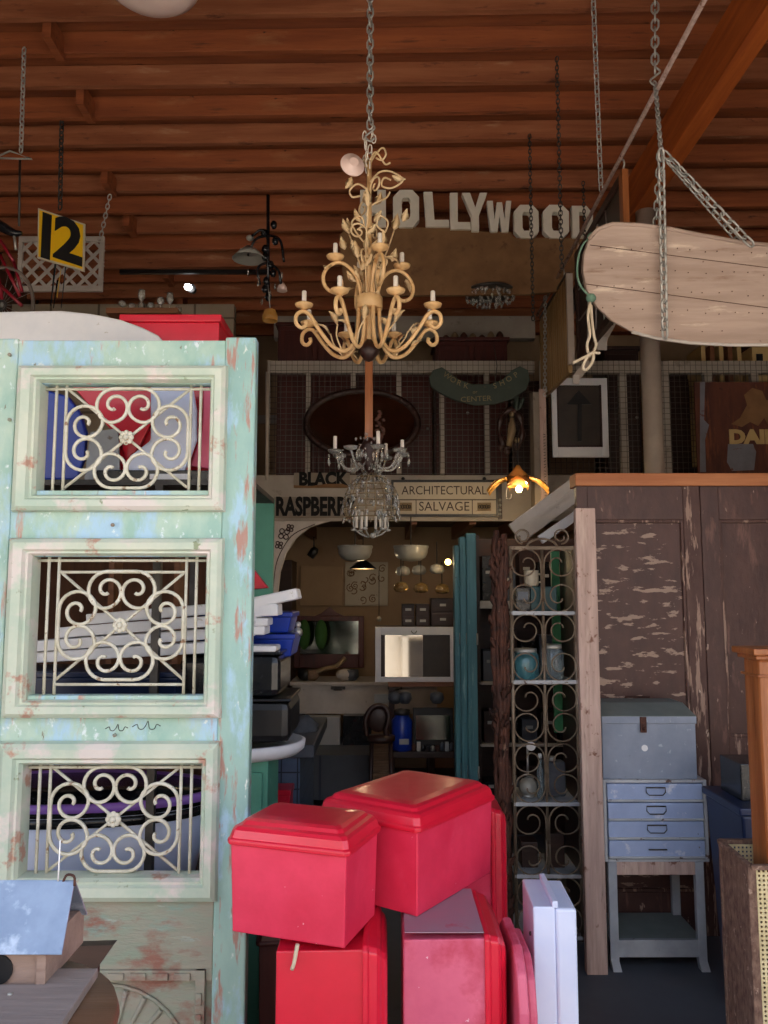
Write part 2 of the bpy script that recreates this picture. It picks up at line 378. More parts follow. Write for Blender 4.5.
# ================================================================== CAMERA, LIGHT
cam = bpy.data.objects.new('camera', bpy.data.cameras.new('camera')); C.objects.link(cam)
cam.location = EYE; cam.rotation_euler = (PI / 2 + PITCH, 0, 0)
cam.data.sensor_fit = 'VERTICAL'; cam.data.sensor_height = 24; cam.data.lens = 24 * FPX / 1024; cam.data.clip_start = .05
bpy.context.scene.camera = cam
sc = bpy.context.scene
sc.view_settings.view_transform = 'Standard'; sc.view_settings.look = 'None'; sc.view_settings.gamma = 1
sc.view_settings.use_curve_mapping = False; sc.view_settings.exposure = EXPO
w = bpy.data.worlds.new('sky'); sc.world = w; w.use_nodes = True
nt = w.node_tree; bg = nt.nodes['Background']
sky = nt.nodes.new('ShaderNodeTexSky'); sky.sky_type = 'NISHITA'; sky.sun_disc = False
sky.sun_elevation = math.radians(52); sky.sun_rotation = math.radians(20); sky.dust_density = 2.0; sky.air_density = 1.0
hs = nt.nodes.new('ShaderNodeHueSaturation'); hs.inputs['Saturation'].default_value = .55
nt.links.new(sky.outputs[0], hs.inputs['Color']); nt.links.new(hs.outputs[0], bg.inputs[0]); bg.inputs[1].default_value = SKY
sun = bpy.data.lights.new('sun', 'SUN'); sun.energy = SUN; sun.angle = .01; sun.color = (1, .9, .76)
so = bpy.data.objects.new('sun', sun); C.objects.link(so)
so.rotation_euler = Vector((.30, -.22, -.9)).to_track_quat('-Z', 'Y').to_euler()

def bulb_light(name, loc, e, col=(1, .75, .45), r=.03):
    l = bpy.data.lights.new(name, 'POINT'); l.energy = e; l.color = col; l.shadow_soft_size = r
    o = bpy.data.objects.new(name, l); C.objects.link(o); o.location = loc; return o

# ================================================================== SETTING
XL, XR, YB = -3.1, 3.3, 7.7
struct(MB().box(XL, XR, 1.0, YB, -.12, 0).build('floor', 'concrete'))
struct(MB().box(-14, 14, -12, .998, -.12, -.02).build('floor_street', 'pavement'))
struct(MB().box(XL - .12, XL, 1.1, YB, 0, 5.2).build('wall_left', 'wallplank'))
struct(MB().box(XL - .12, XR + .12, .95, 1.1, BLOCK_Z, 5.2).build('light_blocker_front', 'wallplank'))  # added unseen panel, keeps sky and street light off the rear ceiling
struct(MB().box(XR, XR + .12, 1.1, YB, 0, 5.2).build('wall_right', 'wallplank'))
struct(MB().box(XL, XR, YB, YB + .12, 0, 4.3).build('wall_back', 'cream'))
struct(MB().box(XL, -1.25, 6.45, 6.55, 2.5, 4.02).build('wall_upper_left', 'block'))
# facade across the street
fb = MB(); fb.box(-14, 14, -12.4, -12, -.1, 6.5)
struct(fb.build('wall_across_street', 'facade'))
for i, x in enumerate((-6.5, -2.2, 1.62, 6.2)):
    f = MB(); f.box(x - .9, x + .9, -12.0, -11.93, 0, 2.3); f.box(x - .8, x + .8, -12.0, -11.93, 3.3, 5.2)
    struct(f.build('window_%d' % (i + 1), 'pane'))
    t = MB(); t.box(x - 1.1, x - .92, -12.02, -11.7, 0, 5.6); t.box(x + .92, x + 1.1, -12.02, -11.7, 0, 5.6); t.box(x - 1.2, x + 1.2, -12.02, -11.7, 2.4, 2.65)
    struct(t.build('trim_%d' % (i + 1), 'facade'))

def roofz(Y): return 5.175 - .15 * Y
rt = MB()
sl = .15
dk = MB(); dk.quadbox([Vector(p) for p in ((XL, 1.0, roofz(1) + .135), (XR, 1.0, roofz(1) + .135), (XR, YB + .1, roofz(YB) + .135), (XL, YB + .1, roofz(YB) + .135),
     (XL, 1.0, roofz(1) + .25), (XR, 1.0, roofz(1) + .25), (XR, YB + .1, roofz(YB) + .25), (XL, YB + .1, roofz(YB) + .25))])
struct(dk.build('ceiling', 'deck'))
Y = 1.3; i = 0
while Y < YB - .1:
    z = roofz(Y); j = MB(); a = random.uniform(-.012, .012)
    j.quadbox([Vector(p) for p in ((XL, Y, z + a), (XR, Y - .10, z - a + .02), (XR, Y - .06, z - a + .02), (XL, Y + .04, z + a), (XL, Y, z + .13), (XR, Y - .10, z + .14), (XR, Y - .06, z + .14), (XL, Y + .04, z + .13))])
    o = struct(j.build('ceiling_joist', 'joist2' if i % 2 else 'joist', bevel=.003)); Y += .235; i += 1
    if i % 5 in (0, 3):
        bx = XL + 1.05 + .23 * (i % 2) if True else 0
        for bx in (-1.9 + .1 * (i % 2),):
            b2 = MB(); b2.box(bx, bx + .045, Y - .43, Y - .235, roofz(Y) + .005, roofz(Y) + .13)
            struct(b2.build('trim_blocking', 'beam' if False else 'joist'))
# big beam carried by the round post
bm_ = MB(); bm_.quadbox([Vector(p) for p in ((1.63, 1.1, 4.1), (1.735, 1.1, 4.1), (1.735, 5.18, 4.1), (1.63, 5.18, 4.1), (1.63, 1.1, 4.38), (1.735, 1.1, 4.38), (1.735, 5.18, 4.38), (1.63, 5.18, 4.38))])
struct(bm_.build('ceiling_beam', 'beam', bevel=.004))
cp = MB(); cp.lathe([(.062, 0), (.062, 4.1)], (at(652, 400, 5.0).x, 5.0, 0), 20)
struct(cp.build('column', 'pipewhite'))

# mezzanine: deck, fascia, lower ceiling joists
YM = 6.0
zt, zb = Z_(475, YM), Z_(521, YM)
xa = X_(268, 500, YM)
struct(MB().box(XL, XR, YM + .06, YB, zb + .10, zt - .03).build('ceiling_mezzanine', 'darkwood'))
struct(MB().box(XL, XR, YM, YM + .05, zb, zt).build('trim_fascia', 'fascia', bevel=.004))
for k in range(9):
    x = -1.6 + k * .45
    struct(MB().box(x, x + .05, YM + .06, YB, zb - .02, zb + .10).build('ceiling_joist_lower', 'midwood'))
# partitions either side of the opening
struct(MB().box(XL, X_(268, 600, YM) , YM + .02, YM + .1, 0, zb).build('wall_partition_left', 'wallplank'))
struct(MB().box(XL, 1.0, YB - .02, YB, 3.28, 3.36).build('trim_shelf_rail', 'fascia'))

# ================================================================== CARVED TEAL DOOR
YD = 2.6
dx0, dx1, dz1 = -1.31, -.427, 2.462
T = thing('carved_door', 'tall pale turquoise antique door with three scrollwork grilles and carved base', 'door', (-.87, YD, 0))
FX = (-1.215, -.518); OX = (-1.135, -.578)
frames = [(2.362, 1.873, 2.303, 1.945), (1.788, 1.214, 1.728, 1.284), (1.143, .657, 1.068, .727)]
sx0, sx1 = -1.222, -.53
MB().box(dx0, sx0, YD, YD + .055, 0, dz1 - .004).build('stile', 'teal', T, bevel=.006)
MB().box(sx1, dx1, YD, YD + .055, 0, dz1).build('stile', 'stile_r', T, bevel=.006)
MB().box(sx0, sx1, YD + .004, YD + .052, frames[0][2] , dz1 - .01).build('rail', 'teal', T, bevel=.004)
MB().box(sx0, sx1, YD + .004, YD + .052, frames[1][2], frames[0][3]).build('rail', 'teal', T, bevel=.004)
MB().box(sx0, sx1, YD + .004, YD + .052, frames[2][2], frames[1][3]).build('rail', 'teal', T, bevel=.004)
MB().box(sx0, sx1, YD + .004, YD + .052, .42, frames[2][3]).build('rail', 'bareteal', T, bevel=.004)
MB().box(sx0, sx1, YD + .004, YD + .052, 0, .12).build('rail', 'bareteal', T, bevel=.004)
for (z1, z0, oz1, oz0) in frames:
    f = MB()
    # mitred moulding: stepped profile swept round the opening
    prof = [(0, 0), (.006, -.022), (.022, -.032), (.05, -.030), (.058, -.018), (.066, -.02), (.074, -.006), (.078, .05), (.0, .05)]
    W = (FX[1] - FX[0]); 
    tx = (OX[0] - FX[0]) / .078; tz = (z1 - oz1) / .078
    ring = []
    for (u, v) in prof:
        ring.append([f.bm.verts.new((FX[0] + u * tx, YD + v, z0 + u * tz)), f.bm.verts.new((FX[1] - u * tx * (FX[1] - OX[1]) / (OX[0] - FX[0]), YD + v, z0 + u * tz)),
                     f.bm.verts.new((FX[1] - u * tx * (FX[1] - OX[1]) / (OX[0] - FX[0]), YD + v, z1 - u * tz)), f.bm.verts.new((FX[0] + u * tx, YD + v, z1 - u * tz))])
    n = len(ring)
    for i in range(n):
        A, B = ring[i], ring[(i + 1) % n]
        for k in range(4): f.bm.faces.new((A[k], A[(k + 1) % 4], B[(k + 1) % 4], B[k]))
    f.build('window_moulding', 'tealframe', T)
    # grille
    cx = (OX[0] + OX[1]) / 2; cz = (oz0 + oz1) / 2; Wd = OX[1] - OX[0]; Hd = oz1 - oz0; yg = YD + .03
    g = MB(); r = .0052
    tall = Hd > .4
    for a in (-.435, -.375, .375, .435): g.tube([(cx + a * Wd, yg, oz0), (cx + a * Wd, yg, oz1)], r, 6)
    g.tube([(OX[0], yg, oz1 - .012), (OX[1], yg, oz1 - .012)], r, 6)
    if tall:
        g.tube([(cx - .375 * Wd, yg, oz1 - .05), (cx + .375 * Wd, yg, oz1 - .05)], r, 6); g.tube([(cx - .375 * Wd, yg, oz0 + .032), (cx + .375 * Wd, yg, oz0 + .032)], r, 6)
        hh = Hd / 2 - .045
    else: hh = Hd / 2 - .008
    for s in (-1, 1): g.tube([(cx - .375 * Wd, yg + .003, cz - s * hh), (cx + .375 * Wd, yg + .003, cz + s * hh)], r, 6)
    G = g.build('grille', 'iron_white', T)
    def motif(Hout, R, half, rot):
        right = [(0, Hout)] + spiral(half, Hout - R, R, R * .16, 90, 90 - 560, 34)
        full = [(-a, b) for a, b in reversed(right[1:])] + [(a, b) for a, b in right[1:]]
        pts = []
        for a, b in full:
            if rot == 0: p = (a, b)
            elif rot == 1: p = (b, -a)
            elif rot == 2: p = (-a, -b)
            else: p = (-b, a)
            pts.append((cx + p[0], yg - .004, cz + p[1]))
        return pts
    Rv = hh * .345; Rh = Wd * .11
    for rot in range(4):
        m_ = MB(); 
        if rot % 2 == 0: m_.tube(motif(hh * .985, Rv, Rv * .78, rot), .0062, 6)
        else: m_.tube(motif(.365 * Wd, Rh, Rh * .78, rot), .0062, 6)
        m_.build('scroll', 'iron_white', G)
    rs = MB()
    for k in range(8):
        a = k * PI / 4; rs.sphere((cx + .016 * math.cos(a), yg - .012, cz + .016 * math.sin(a)), .010, (1, .6, 1), 8)
    rs.sphere((cx, yg - .016, cz), .011, (1, .8, 1), 8)
    rs.build('rosette', 'iron_white', G)
# carved lower panel
p = MB(); p.box(sx0, sx1, YD + .02, YD + .04, .12, .42)
pan = p.build('carved_panel', 'bareteal', T)
fr = MB(); px0, px1, pz0, pz1 = -1.17, -.55, .14, .455
p = MB()
for (a, b, c, d) in ((px0, px1, pz1 - .03, pz1), (px0, px1, pz0, pz0 + .03)): p.box(a, b, YD - .008, YD + .03, c, d)
for (a, b) in ((px0, px0 + .03), (px1 - .03, px1)): p.box(a, b, YD - .0081, YD + .03, pz0, pz1)
for k in range(8):
    x = px0 + .05 + k * .068; p.box(x, x + .05, YD - .016, YD, pz1 - .026, pz1 - .006)
for k in range(4):
    z = pz1 - .10 - k * .06; p.box(px1 - .026, px1 - .008, YD - .016, YD, z, z + .035)
p.build('carved_border', 'bareteal', pan, bevel=.002)
p = MB(); fx, fz = -.86, .14
for k in range(13):
    a = PI * (k + .5) / 13
    p.tube([(fx + .10 * math.cos(a), YD + .018, fz + .09 * math.sin(a)), (fx + .26 * math.cos(a), YD + .016, fz + .255 * math.sin(a))], [.004, .009], 6)
for rr in (.12, .15, .27):
    p.tube([(fx + rr * math.cos(PI * k / 16), YD + .014, fz + rr * .98 * math.sin(PI * k / 16)) for k in range(17)], .006, 6)
for s in (-1, 1):
    for k in range(3):
        p.tube(crs([(fx + s * (.05 + .03 * k), YD + .016, fz), (fx + s * (.13 + .03 * k), YD + .014, fz + .1), (fx + s * (.21 + .03 * k), YD + .014, fz + .06), (fx + s * (.27), YD + .016, fz + .01)], 6), .005, 6)
p.build('fan_carving', 'bareteal', pan)
# pencil scribble on the lock rail
p = MB()
for (ox, oz, s) in ((105, 729, 1), (132, 727, 1.25)):
    o = at(ox, oz, YD); q = [(0, 0), (.012, .006), (.016, -.004), (.026, -.006), (.034, .003), (.04, .014), (.044, -.004), (.056, -.005), (.062, .006), (.072, .002)]
    p.tube(crs([(o.x + a * s, YD + .003, o.z + b * s) for a, b in q], 4), .0012, 4)
p.build('handwritten_mark', 'darksteel', T, label='faint dark handwritten squiggles')
p = MB()
for (x, y) in ((10, 355), (10, 420), (113, 525), (115, 735)): p.lathe([(.006, 0), (.006, .006), (.0, .008)], at(x, y, YD - .004), 10, Matrix.Rotation(PI / 2, 4, 'X'))
p.build('bolt_head', 'bareteal', T)

# ================================================================== RED TRUNKS
def trunk_parts(T, W, L, H, body='redbody', lid='red', sub=False):
    """origin at base centre; local X width, Y length, Z up"""
    b = MB(); t = .004; w, l = W / 2, L / 2
    b.quadbox([Vector(p) for p in ((-w + .006, -l + .006, 0), (w - .006, -l + .006, 0), (w - .006, l - .006, 0), (-w + .006, l - .006, 0), (-w, -l, H), (w, -l, H), (w, l, H), (-w, l, H))])
    B = b.build('trunk_body', body, T, world=False, bevel=.004)
    lv = [(H - .004, .004), (H - .004, .010), (H + .008, .011), (H + .013, .006), (H + .032, .001), (H + .040, -.006), (H + .044, -.016), (H + .052, -.022), (H + .057, -.034), (H + .059, -.06)]
    m = MB(); rings = []
    for z, o in lv:
        a, c = w + o, l + o; k = .012
        pts = [(-a + k, -c), (a - k, -c), (a, -c + k), (a, c - k), (a - k, c), (-a + k, c), (-a, c - k), (-a, -c + k)]
        rings.append([m.bm.verts.new((x, y, z)) for x, y in pts])
    for A, Bq in zip(rings, rings[1:]):
        for k in range(8): m.bm.faces.new((A[k], A[(k + 1) % 8], Bq[(k + 1) % 8], Bq[k]))
    m.bm.faces.new(rings[0]); m.bm.faces.new(rings[-1])
    m.build('trunk_lid', lid, T, world=False, bevel=.003)
    return B
ZB = .735
# front top box
yaw = math.radians(-19)
c0 = Vector((-.094, 2.066, 0)); ax = Vector((-math.cos(yaw), -math.sin(yaw), 0)); ay = Vector((-math.sin(yaw), math.cos(yaw), 0))
Wt, Lt = .325, .235
cen = c0 + ax * Wt / 2 + ay * Lt / 2
T = thing('lidded_box', 'short red lidded box topping the front left of the pile', 'box', (cen.x, cen.y, ZB), yaw)
B = trunk_parts(T, Wt, Lt, .225)
# long one behind
yaw2 = math.radians(55 - 90)
c0 = Vector((.092, 2.272, 0)); ay = Vector((-math.sin(yaw2), math.cos(yaw2), 0)); ax = Vector((-math.cos(yaw2), -math.sin(yaw2), 0))
Wt, Lt = .34, .44
cen = c0 + ax * Wt / 2 + ay * Lt / 2
T = thing('lidded_box', 'long glossy red lidded box lying across the pile, behind the short one', 'box', (cen.x, cen.y, ZB - .004), yaw2)
B = trunk_parts(T, Wt, Lt, .228)
# upright ones: local z -> world +X, local y -> world Z
R0 = Matrix(((0, 0, 1, 0), (1, 0, 0, 0), (0, 1, 0, 0), (0, 0, 0, 1)))
def upright(label, x0, x1, y0, y1, h, body, lid='red', yaw=0):
    T = thing('lidded_box', label, 'box', matrix=Matrix.Translation((x0, (y0 + y1) / 2, h / 2)) @ Matrix.Rotation(yaw, 4, 'Z') @ R0)
    trunk_parts(T, y1 - y0, h - .022, x1 - x0, body, lid)
    return T
t1 = upright('bright red box stood on end under the short red box', -.270, -.050, 2.10, 2.42, .733, 'red')
t2 = upright('faded pinkish red box stood on end with a dusty lilac upper end', .050, .264, 2.18, 2.50, .727, 'redfade')
# dusty upper end of the faded box
o = at(444, 905, 2.3)
mb = MB(); mb.box(.054, .260, 2.184, 2.496, .7285, .7305); e = mb.build('box_end', 'redgrey', t2, world=False)
e.matrix_parent_inverse = (Matrix.Translation((.050, 2.34, .727 / 2)) @ R0).inverted()
upright('red box stood on end farthest back in the pile, only its lid edge showing', .20, .385, 2.96, 3.26, .845, 'redbody')
mb = MB()
lp = [(2.12, 0), (2.12, .56), (2.15, .64), (2.22, .685), (2.40, .685), (2.46, .65), (2.48, .6), (2.48, 0)]
mb.prism(lp, .338, .365, 'yz'); 
q = [((y - 2.3) * .86 + 2.3, z * .95 + .01) for y, z in lp]; mb.prism(q, .365, .390, 'yz')
tag(mb.build('loose_lid', 'redfade', bevel=.008), 'loose curved pinkish red lid leaning at the right foot of the pile', 'lid')
mb = MB(); o = at(305, 948, 1.95)
mb.tube(crs([(-.215, 2.092, ZB + .004), (-.222, 2.088, ZB - .035), (-.228, 2.09, ZB - .055)], 4), .0055, 6)
tag(mb.build('paper_tag', 'rope'), 'small off-white strap end hanging under the short red box', 'strap')
# dim red chest on the floor between door and pile
T = thing('lidded_box', 'dim dark red box on the floor behind the upright bright red box', 'box', (-.30, 2.95, 0), .1)
trunk_parts(T, .26, .3, .45, 'redwood', 'redwood')

# white narrow box
T = thing('narrow_box', 'tall narrow white box standing on end beside the red pile', 'box', (.470, 2.41, 0), math.radians(-2))
mb = MB(); mb.box(-.056, .004, -.11, .11, 0, .750); B = mb.build('box_body', 'lilac', T, world=False, bevel=.004)
mb = MB(); mb.box(.004, .062, -.114, .114, 0, .747); mb.build('box_lid', 'lilac', T, world=False, bevel=.008)
mb = MB(); mb.box(-.004, .012, -.112, .114, .747, .766); mb.build('lid_flange', 'lilac', T, world=False, bevel=.003)
mb = MB()
for z in (.60, .66): mb.lathe([(.006, 0), (.006, .004), (0, .006)], (-.056, -.06, z), 8, Matrix.Rotation(-PI / 2, 4, 'Y'))
mb.build('rivet', 'darksteel', T, world=False)

# ================================================================== BIRDHOUSE
YBh = 1.32
T = thing('birdhouse', 'wooden birdhouse with a galvanised metal roof at lower left', 'birdhouse', (-.66, YBh, .99))
yr_, ye_ = 1.35, 1.285
rz_, ez = at(75, 882, yr_).z, at(62, 955, ye_).z
xr = at(75, 882, yr_).x; xe = at(62, 955, ye_).x
bk_ = at(87, 915, 1.44)
mb = MB()
def slab(mb, V, n, t):
    n = Vector(n).normalized() * t; V = [Vector(v) for v in V]
    mb.quadbox(V + [v + n for v in V])
xl = -.95
slab(mb, [(xl, ye_, ez), (xe, ye_, ez), (xr, yr_, rz_), (xl, yr_, rz_)], (0, -.8, .6), .003)
mb.build('roof_sheet', 'galv', T)
mb = MB(); slab(mb, [(xl, yr_, rz_), (xr, yr_, rz_), (bk_.x, bk_.y, bk_.z), (xl, bk_.y, bk_.z)], (0, .6, .8), .003)
mb.build('roof_sheet', 'galv', T)
zb0 = 1.006; zf = 1.0096; bx1 = at(35, 985, 1.29).x
mb = MB(); mb.prism([(1.30, zb0), (1.46, zb0), (1.46, bk_.z - .02), (1.40, rz_ - .05), (yr_, rz_ - .012), (1.30, ez + .006)], xl + .03, bx1, 'yz')
mb.build('house_body', 'birdwood2', T)
mb = MB(); mb.box(bx1, at(44, 985, 1.29).x, 1.293, 1.45, zb0, ez + .012); mb.build('corner_board', 'birdwood2', T)
mb = MB(); hc = at(-1, 969, 1.30); mb.lathe([(.022, 0), (.022, .003)], (hc.x, 1.2995, hc.z), 20, Matrix.Rotation(PI / 2, 4, 'X')); mb.build('entrance_hole', 'black', T)
mb = MB()
mb.prism([(xl - .1, 1.02), (-.442, 1.06), (-.448, 1.178), (-.456, 1.346), (-.53, 1.346), (-.519, 1.293), (xl - .1, 1.293)], zf - .014, zf, 'xy')
mb.build('perch_board', 'birdwood', T, bevel=.0015)
mb = MB(); hc = at(10, 996, 1.26); mb.lathe([(.004, 0), (.004, .002), (0, .003)], (hc.x, 1.26, zf), 10); mb.build('screw_head', 'steel', T)
mb = MB(); q = at(58, 882, yr_); mb.tube([(q.x, yr_, rz_ - .002), (q.x + .001, yr_, at(57, 840, yr_).z)], .0013, 6)
mb.build('hanging_wire', 'white', T)
mb = MB(); q = at(70, 880, yr_); mb.tube(crs([(q.x - .012, yr_, rz_ - .002), (q.x - .004, yr_ - .004, rz_ + .012), (q.x + .008, yr_ - .004, rz_ + .010), (q.x + .010, yr_ - .006, rz_ - .004)], 4), .0022, 5)
mb.build('ridge_wire', 'rust', T)
T = thing('side_table', 'round brown topped pedestal stand under the birdhouse', 'table', (-.60, 1.22, 0))
mb = MB(); mb.lathe([(.02, .965), (.205, .965), (.21, .975), (.205, .992), (.0, .992)], (-.60, 1.22, 0), 48); mb.build('table_top', 'roundwood', T)
mb = MB(); mb.lathe([(.03, .05), (.045, .3), (.03, .6), (.05, .965)], (-.60, 1.22, 0), 16); mb.build('table_stem', 'roundwood', T)
mb = MB(); mb.lathe([(.2, 0), (.2, .03), (.05, .06)], (-.60, 1.22, 0), 24); mb.build('table_base', 'roundwood', T)
a_ = at(62, 968, 1.75); b_ = at(115, 943, 1.75)
T = thing('wooden_wedge', 'dark reddish sloping board standing behind the birdhouse', 'board', (a_.x, 1.75, 0))
mb = MB(); mb.prism([(a_.x, 0), (a_.x + .085, 0), (b_.x - .035, a_.z), (b_.x, b_.z), (a_.x + .008, b_.z - .003), (a_.x, a_.z)], 1.74, 1.765, 'xz')
mb.build('sloping_board', 'darkwood', T)

# ================================================================== RIGHT: LEANING POST, BROWN DOORS
T = thing('timber_board', 'pale bare timber board standing upright beside the scroll gate', 'board', (.95, 3.58, 0))
mb = MB(); x0, x1 = at(577, 700, 3.58).x, at(602, 700, 3.58).x; mb.box(x0 + .014, x1 - .006, 3.58, 3.62, 0, Z_(508, 3.58)); mb.build('board_plank', 'barewood', T, bevel=.004)
YR = 3.97
zl = Z_(486, YR)
xs = [at(579, 600, YR).x, at(704, 600, YR).x, 1.58 + .62]
for i, (a, b) in enumerate(((xs[0], xs[1]), (xs[1] + .003, xs[1] + .62), (xs[1] + .623, 2.75))):
    lab = ['brown panelled door with horizontal flaking paint, behind the grey metal box', 'brown panelled door with long vertical bare streak behind the oak newel', 'brown panelled door farthest right beyond the oak newel']
    T = thing('panel_door', lab[i], 'door', ((a + b) / 2, YR, 0))
    st = .055 if i == 0 else .09
    sr = .085
    MB().box(a, a + st, YR, YR + .04, 0, zl).build('stile', 'brownplain', T, bevel=.003)
    MB().box(b - sr, b, YR, YR + .04, 0, zl).build('stile', 'brownbare', T, bevel=.003)
    MB().box(a + st, b - sr, YR + .001, YR + .039, zl - .17, zl).build('rail', 'brownplain', T, bevel=.003)
    MB().box(a + st, b - sr, YR + .001, YR + .039, .72, .92).build('rail', 'brownbare', T, bevel=.003)
    MB().box(a + st, b - sr, YR + .001, YR + .039, 0, .2).build('rail', 'brownplain', T, bevel=.003)
    for (c, d) in ((.92, zl - .17), (.2, .72)):
        MB().box(a + st, b - sr, YR + .02, YR + .032, c, d).build('door_panel', 'brown' if i == 0 else 'brownplain', T)
        m_ = MB(); 
        for (e, f, g_, h_) in ((a + st, a + st + .014, c, d), (b - sr - .014, b - sr, c, d)): m_.box(e, f, YR + .004, YR + .03, g_, h_)
        for (g_, h_) in ((c, c + .014), (d - .014, d)): m_.box(a + st, b - sr, YR + .0045, YR + .03, g_, h_)
        m_.build('panel_bead', 'brownbare', T, bevel=.003)
mb = MB(); mb.box(xs[0] - .005, 2.8, YR - .01, YR + .12, zl, Z_(473, YR - .01)); tag(mb.build('wooden_beam', 'lintel', bevel=.004), 'orange wooden board lying along the heads of the brown doors', 'beam')

# ---- drawers on stand, grey box
YS = 3.62
sx_, sx2 = at(608, 900, YS).x, at(707, 900, YS).x
zs = Z_(862, YS)
T = thing('metal_stand', 'low pale grey open stand carrying the small blue drawers', 'stand', ((sx_ + sx2) / 2, YS + .17, 0))
d_ = .30
for (x, y) in ((sx_ + .005, YS), (sx2 - .045, YS), (sx_ + .005, YS + d_), (sx2 - .045, YS + d_)):
    mb = MB(); mb.box(x, x + .038, y, y + .03, .035, zs); mb.build('leg', 'standgrey', T, bevel=.003)
for (x, y) in ((sx_ + .005, YS), (sx2 - .045, YS), (sx_ + .005, YS + d_), (sx2 - .045, YS + d_)):
    mb = MB(); s = 1 if x > 1.1 else 1
    mb.quadbox([Vector(p) for p in ((x + .008 * s, y - .012, 0), (x + .045, y - .012, 0), (x + .045, y + .03, 0), (x + .008, y + .03, 0), (x, y, .05), (x + .034, y, .05), (x + .034, y + .03, .05), (x, y + .03, .05))])
    mb.build('foot', 'standgrey', T)
MB().box(sx_ + .043, sx2 - .045, YS + .002, YS + .026, zs - .055, zs).build('rail', 'barewood', T, bevel=.002)
MB().box(sx_ + .005, sx2 - .007, YS + .001, YS + .024, .055, .125).build('rail', 'standgrey', T, bevel=.002)
MB().box(sx_ + .01, sx2 - .01, YS + .024, YS + d_ + .03, .10, .115).build('bottom_shelf', 'lidgrey', T)
MB().box(sx_ + .043, sx2 - .045, YS + d_, YS + d_ + .026, zs - .055, zs).build('rail', 'standgrey', T)
q0, q1 = at(603, 820, YS).x + .004, at(708, 820, YS).x
z0, z1 = zs, Z_(780, YS)
T = thing('drawer_cabinet', 'small pale blue metal cabinet of four shallow drawers on the grey stand', 'cabinet', ((q0 + q1) / 2, YS, z0))
m_ = MB(); m_.box(q0, q0 + .014, YS, YS + .32, z0, z1); m_.box(q1 - .016, q1, YS, YS + .32, z0, z1); m_.box(q0 + .014, q1 - .016, YS, YS + .32, z0, z0 + .012); m_.box(q0 + .014, q1 - .016, YS, YS + .32, z1 - .012, z1)
m_.box(q0 + .014, q1 - .016, YS + .3, YS + .32, z0 + .012, z1 - .012)
m_.build('cabinet_case', 'cabframe', T, bevel=.002)
hs_ = [.24, .25, .25, .26]; zz = z1 - .014; Ht = z1 - z0 - .028
for k in range(4):
    h = Ht / 4; a = zz - h + .006; b = zz - .002; zz -= h
    D = MB().box(q0 + .018, q1 - .02, YS - .004 - .004 * (k % 2), YS + .29, a, b).build('drawer', 'drawerblue', T, bevel=.003)
    MB().box(q0 + .018, q1 - .02, YS - .012, YS + .01, a - .003, a + .006).build('drawer_lip', 'cabframe', D, bevel=.002)
    hx = (q0 + q1) / 2; m_ = MB()
    if k == 3: m_.tube([(hx - .04, YS - .014, (a + b) / 2), (hx + .04, YS - .014, (a + b) / 2)], .003, 6)
    else:
        w_ = .042; zc = (a + b) / 2 + .008
        m_.tube([(hx - w_, YS - .012, zc + .014), (hx - w_, YS - .012, zc - .006), (hx - w_ + .012, YS - .014, zc - .018), (hx + w_ - .012, YS - .014, zc - .018), (hx + w_, YS - .012, zc - .006), (hx + w_, YS - .012, zc + .014)], .0022, 6, True)
        m_.tube([(hx - w_, YS - .012, zc + .014), (hx + w_, YS - .012, zc + .014)], .003, 6)
    m_.build('drawer_pull', 'darksteel', D)
g0, g1 = at(602, 740, YS + .02).x, at(696, 740, YS + .02).x
z0, z1 = z1, Z_(703, YS + .14)
T = thing('metal_box', 'blue-grey metal box with sloping lid and rusty hasp above the small drawers', 'box', ((g0 + g1) / 2, YS + .02, z0))
zm = Z_(716, YS + .02)
m_ = MB(); m_.prism([(YS + .02, z0), (YS + .31, z0), (YS + .31, z1 - .02), (YS + .16, z1 - .02), (YS + .02, zm - .01)], g0, g1, 'yz'); m_.build('box_body', 'greybox', T, bevel=.003)
m_ = MB(); slab(m_, [(g0 - .002, YS + .014, zm - .012), (g1 + .002, YS + .014, zm - .012), (g1 - .004, YS + .16, z1 - .012), (g0 + .004, YS + .16, z1 - .012)], (0, -.3, .9), .014)
m_.box(g0 + .004, g1 - .004, YS + .16, YS + .312, z1 - .016, z1); m_.build('box_lid', 'lidgrey', T, bevel=.002)
MB().box(g0 - .002, g1 + .002, YS + .010, YS + .02, zm - .032, zm).build('lid_flange', 'greybox', T, bevel=.002)
hx = at(644, 730, YS).x
H_ = MB().box(hx - .014, hx + .014, YS + .002, YS + .012, zm - .07, zm - .002).build('hasp', 'rust', T, bevel=.002)
MB().lathe([(.008, 0), (.008, .006), (0, .01)], (hx, YS + .003, zm - .052), 10, Matrix.Rotation(PI / 2, 4, 'X')).build('hasp_knob', 'rust', H_)
MB().lathe([(.014, 0), (.014, .002)], (at(646, 748, YS).x, YS + .019, Z_(748, YS + .02)), 20, Matrix.Rotation(PI / 2, 4, 'X')).build('price_sticker', 'white', T)
m_ = MB(); a = at(626, 700, YR - .03); b = at(650, 700, YR - .03)
m_.tube([(a.x, YR, a.z), (a.x, YR - .03, a.z + .015), (b.x, YR - .03, a.z + .015), (b.x, YR, a.z)], .004, 6)
m_.build('door_pull', 'rust', [o for o in bpy.data.objects if o.name == 'panel_door'][0])

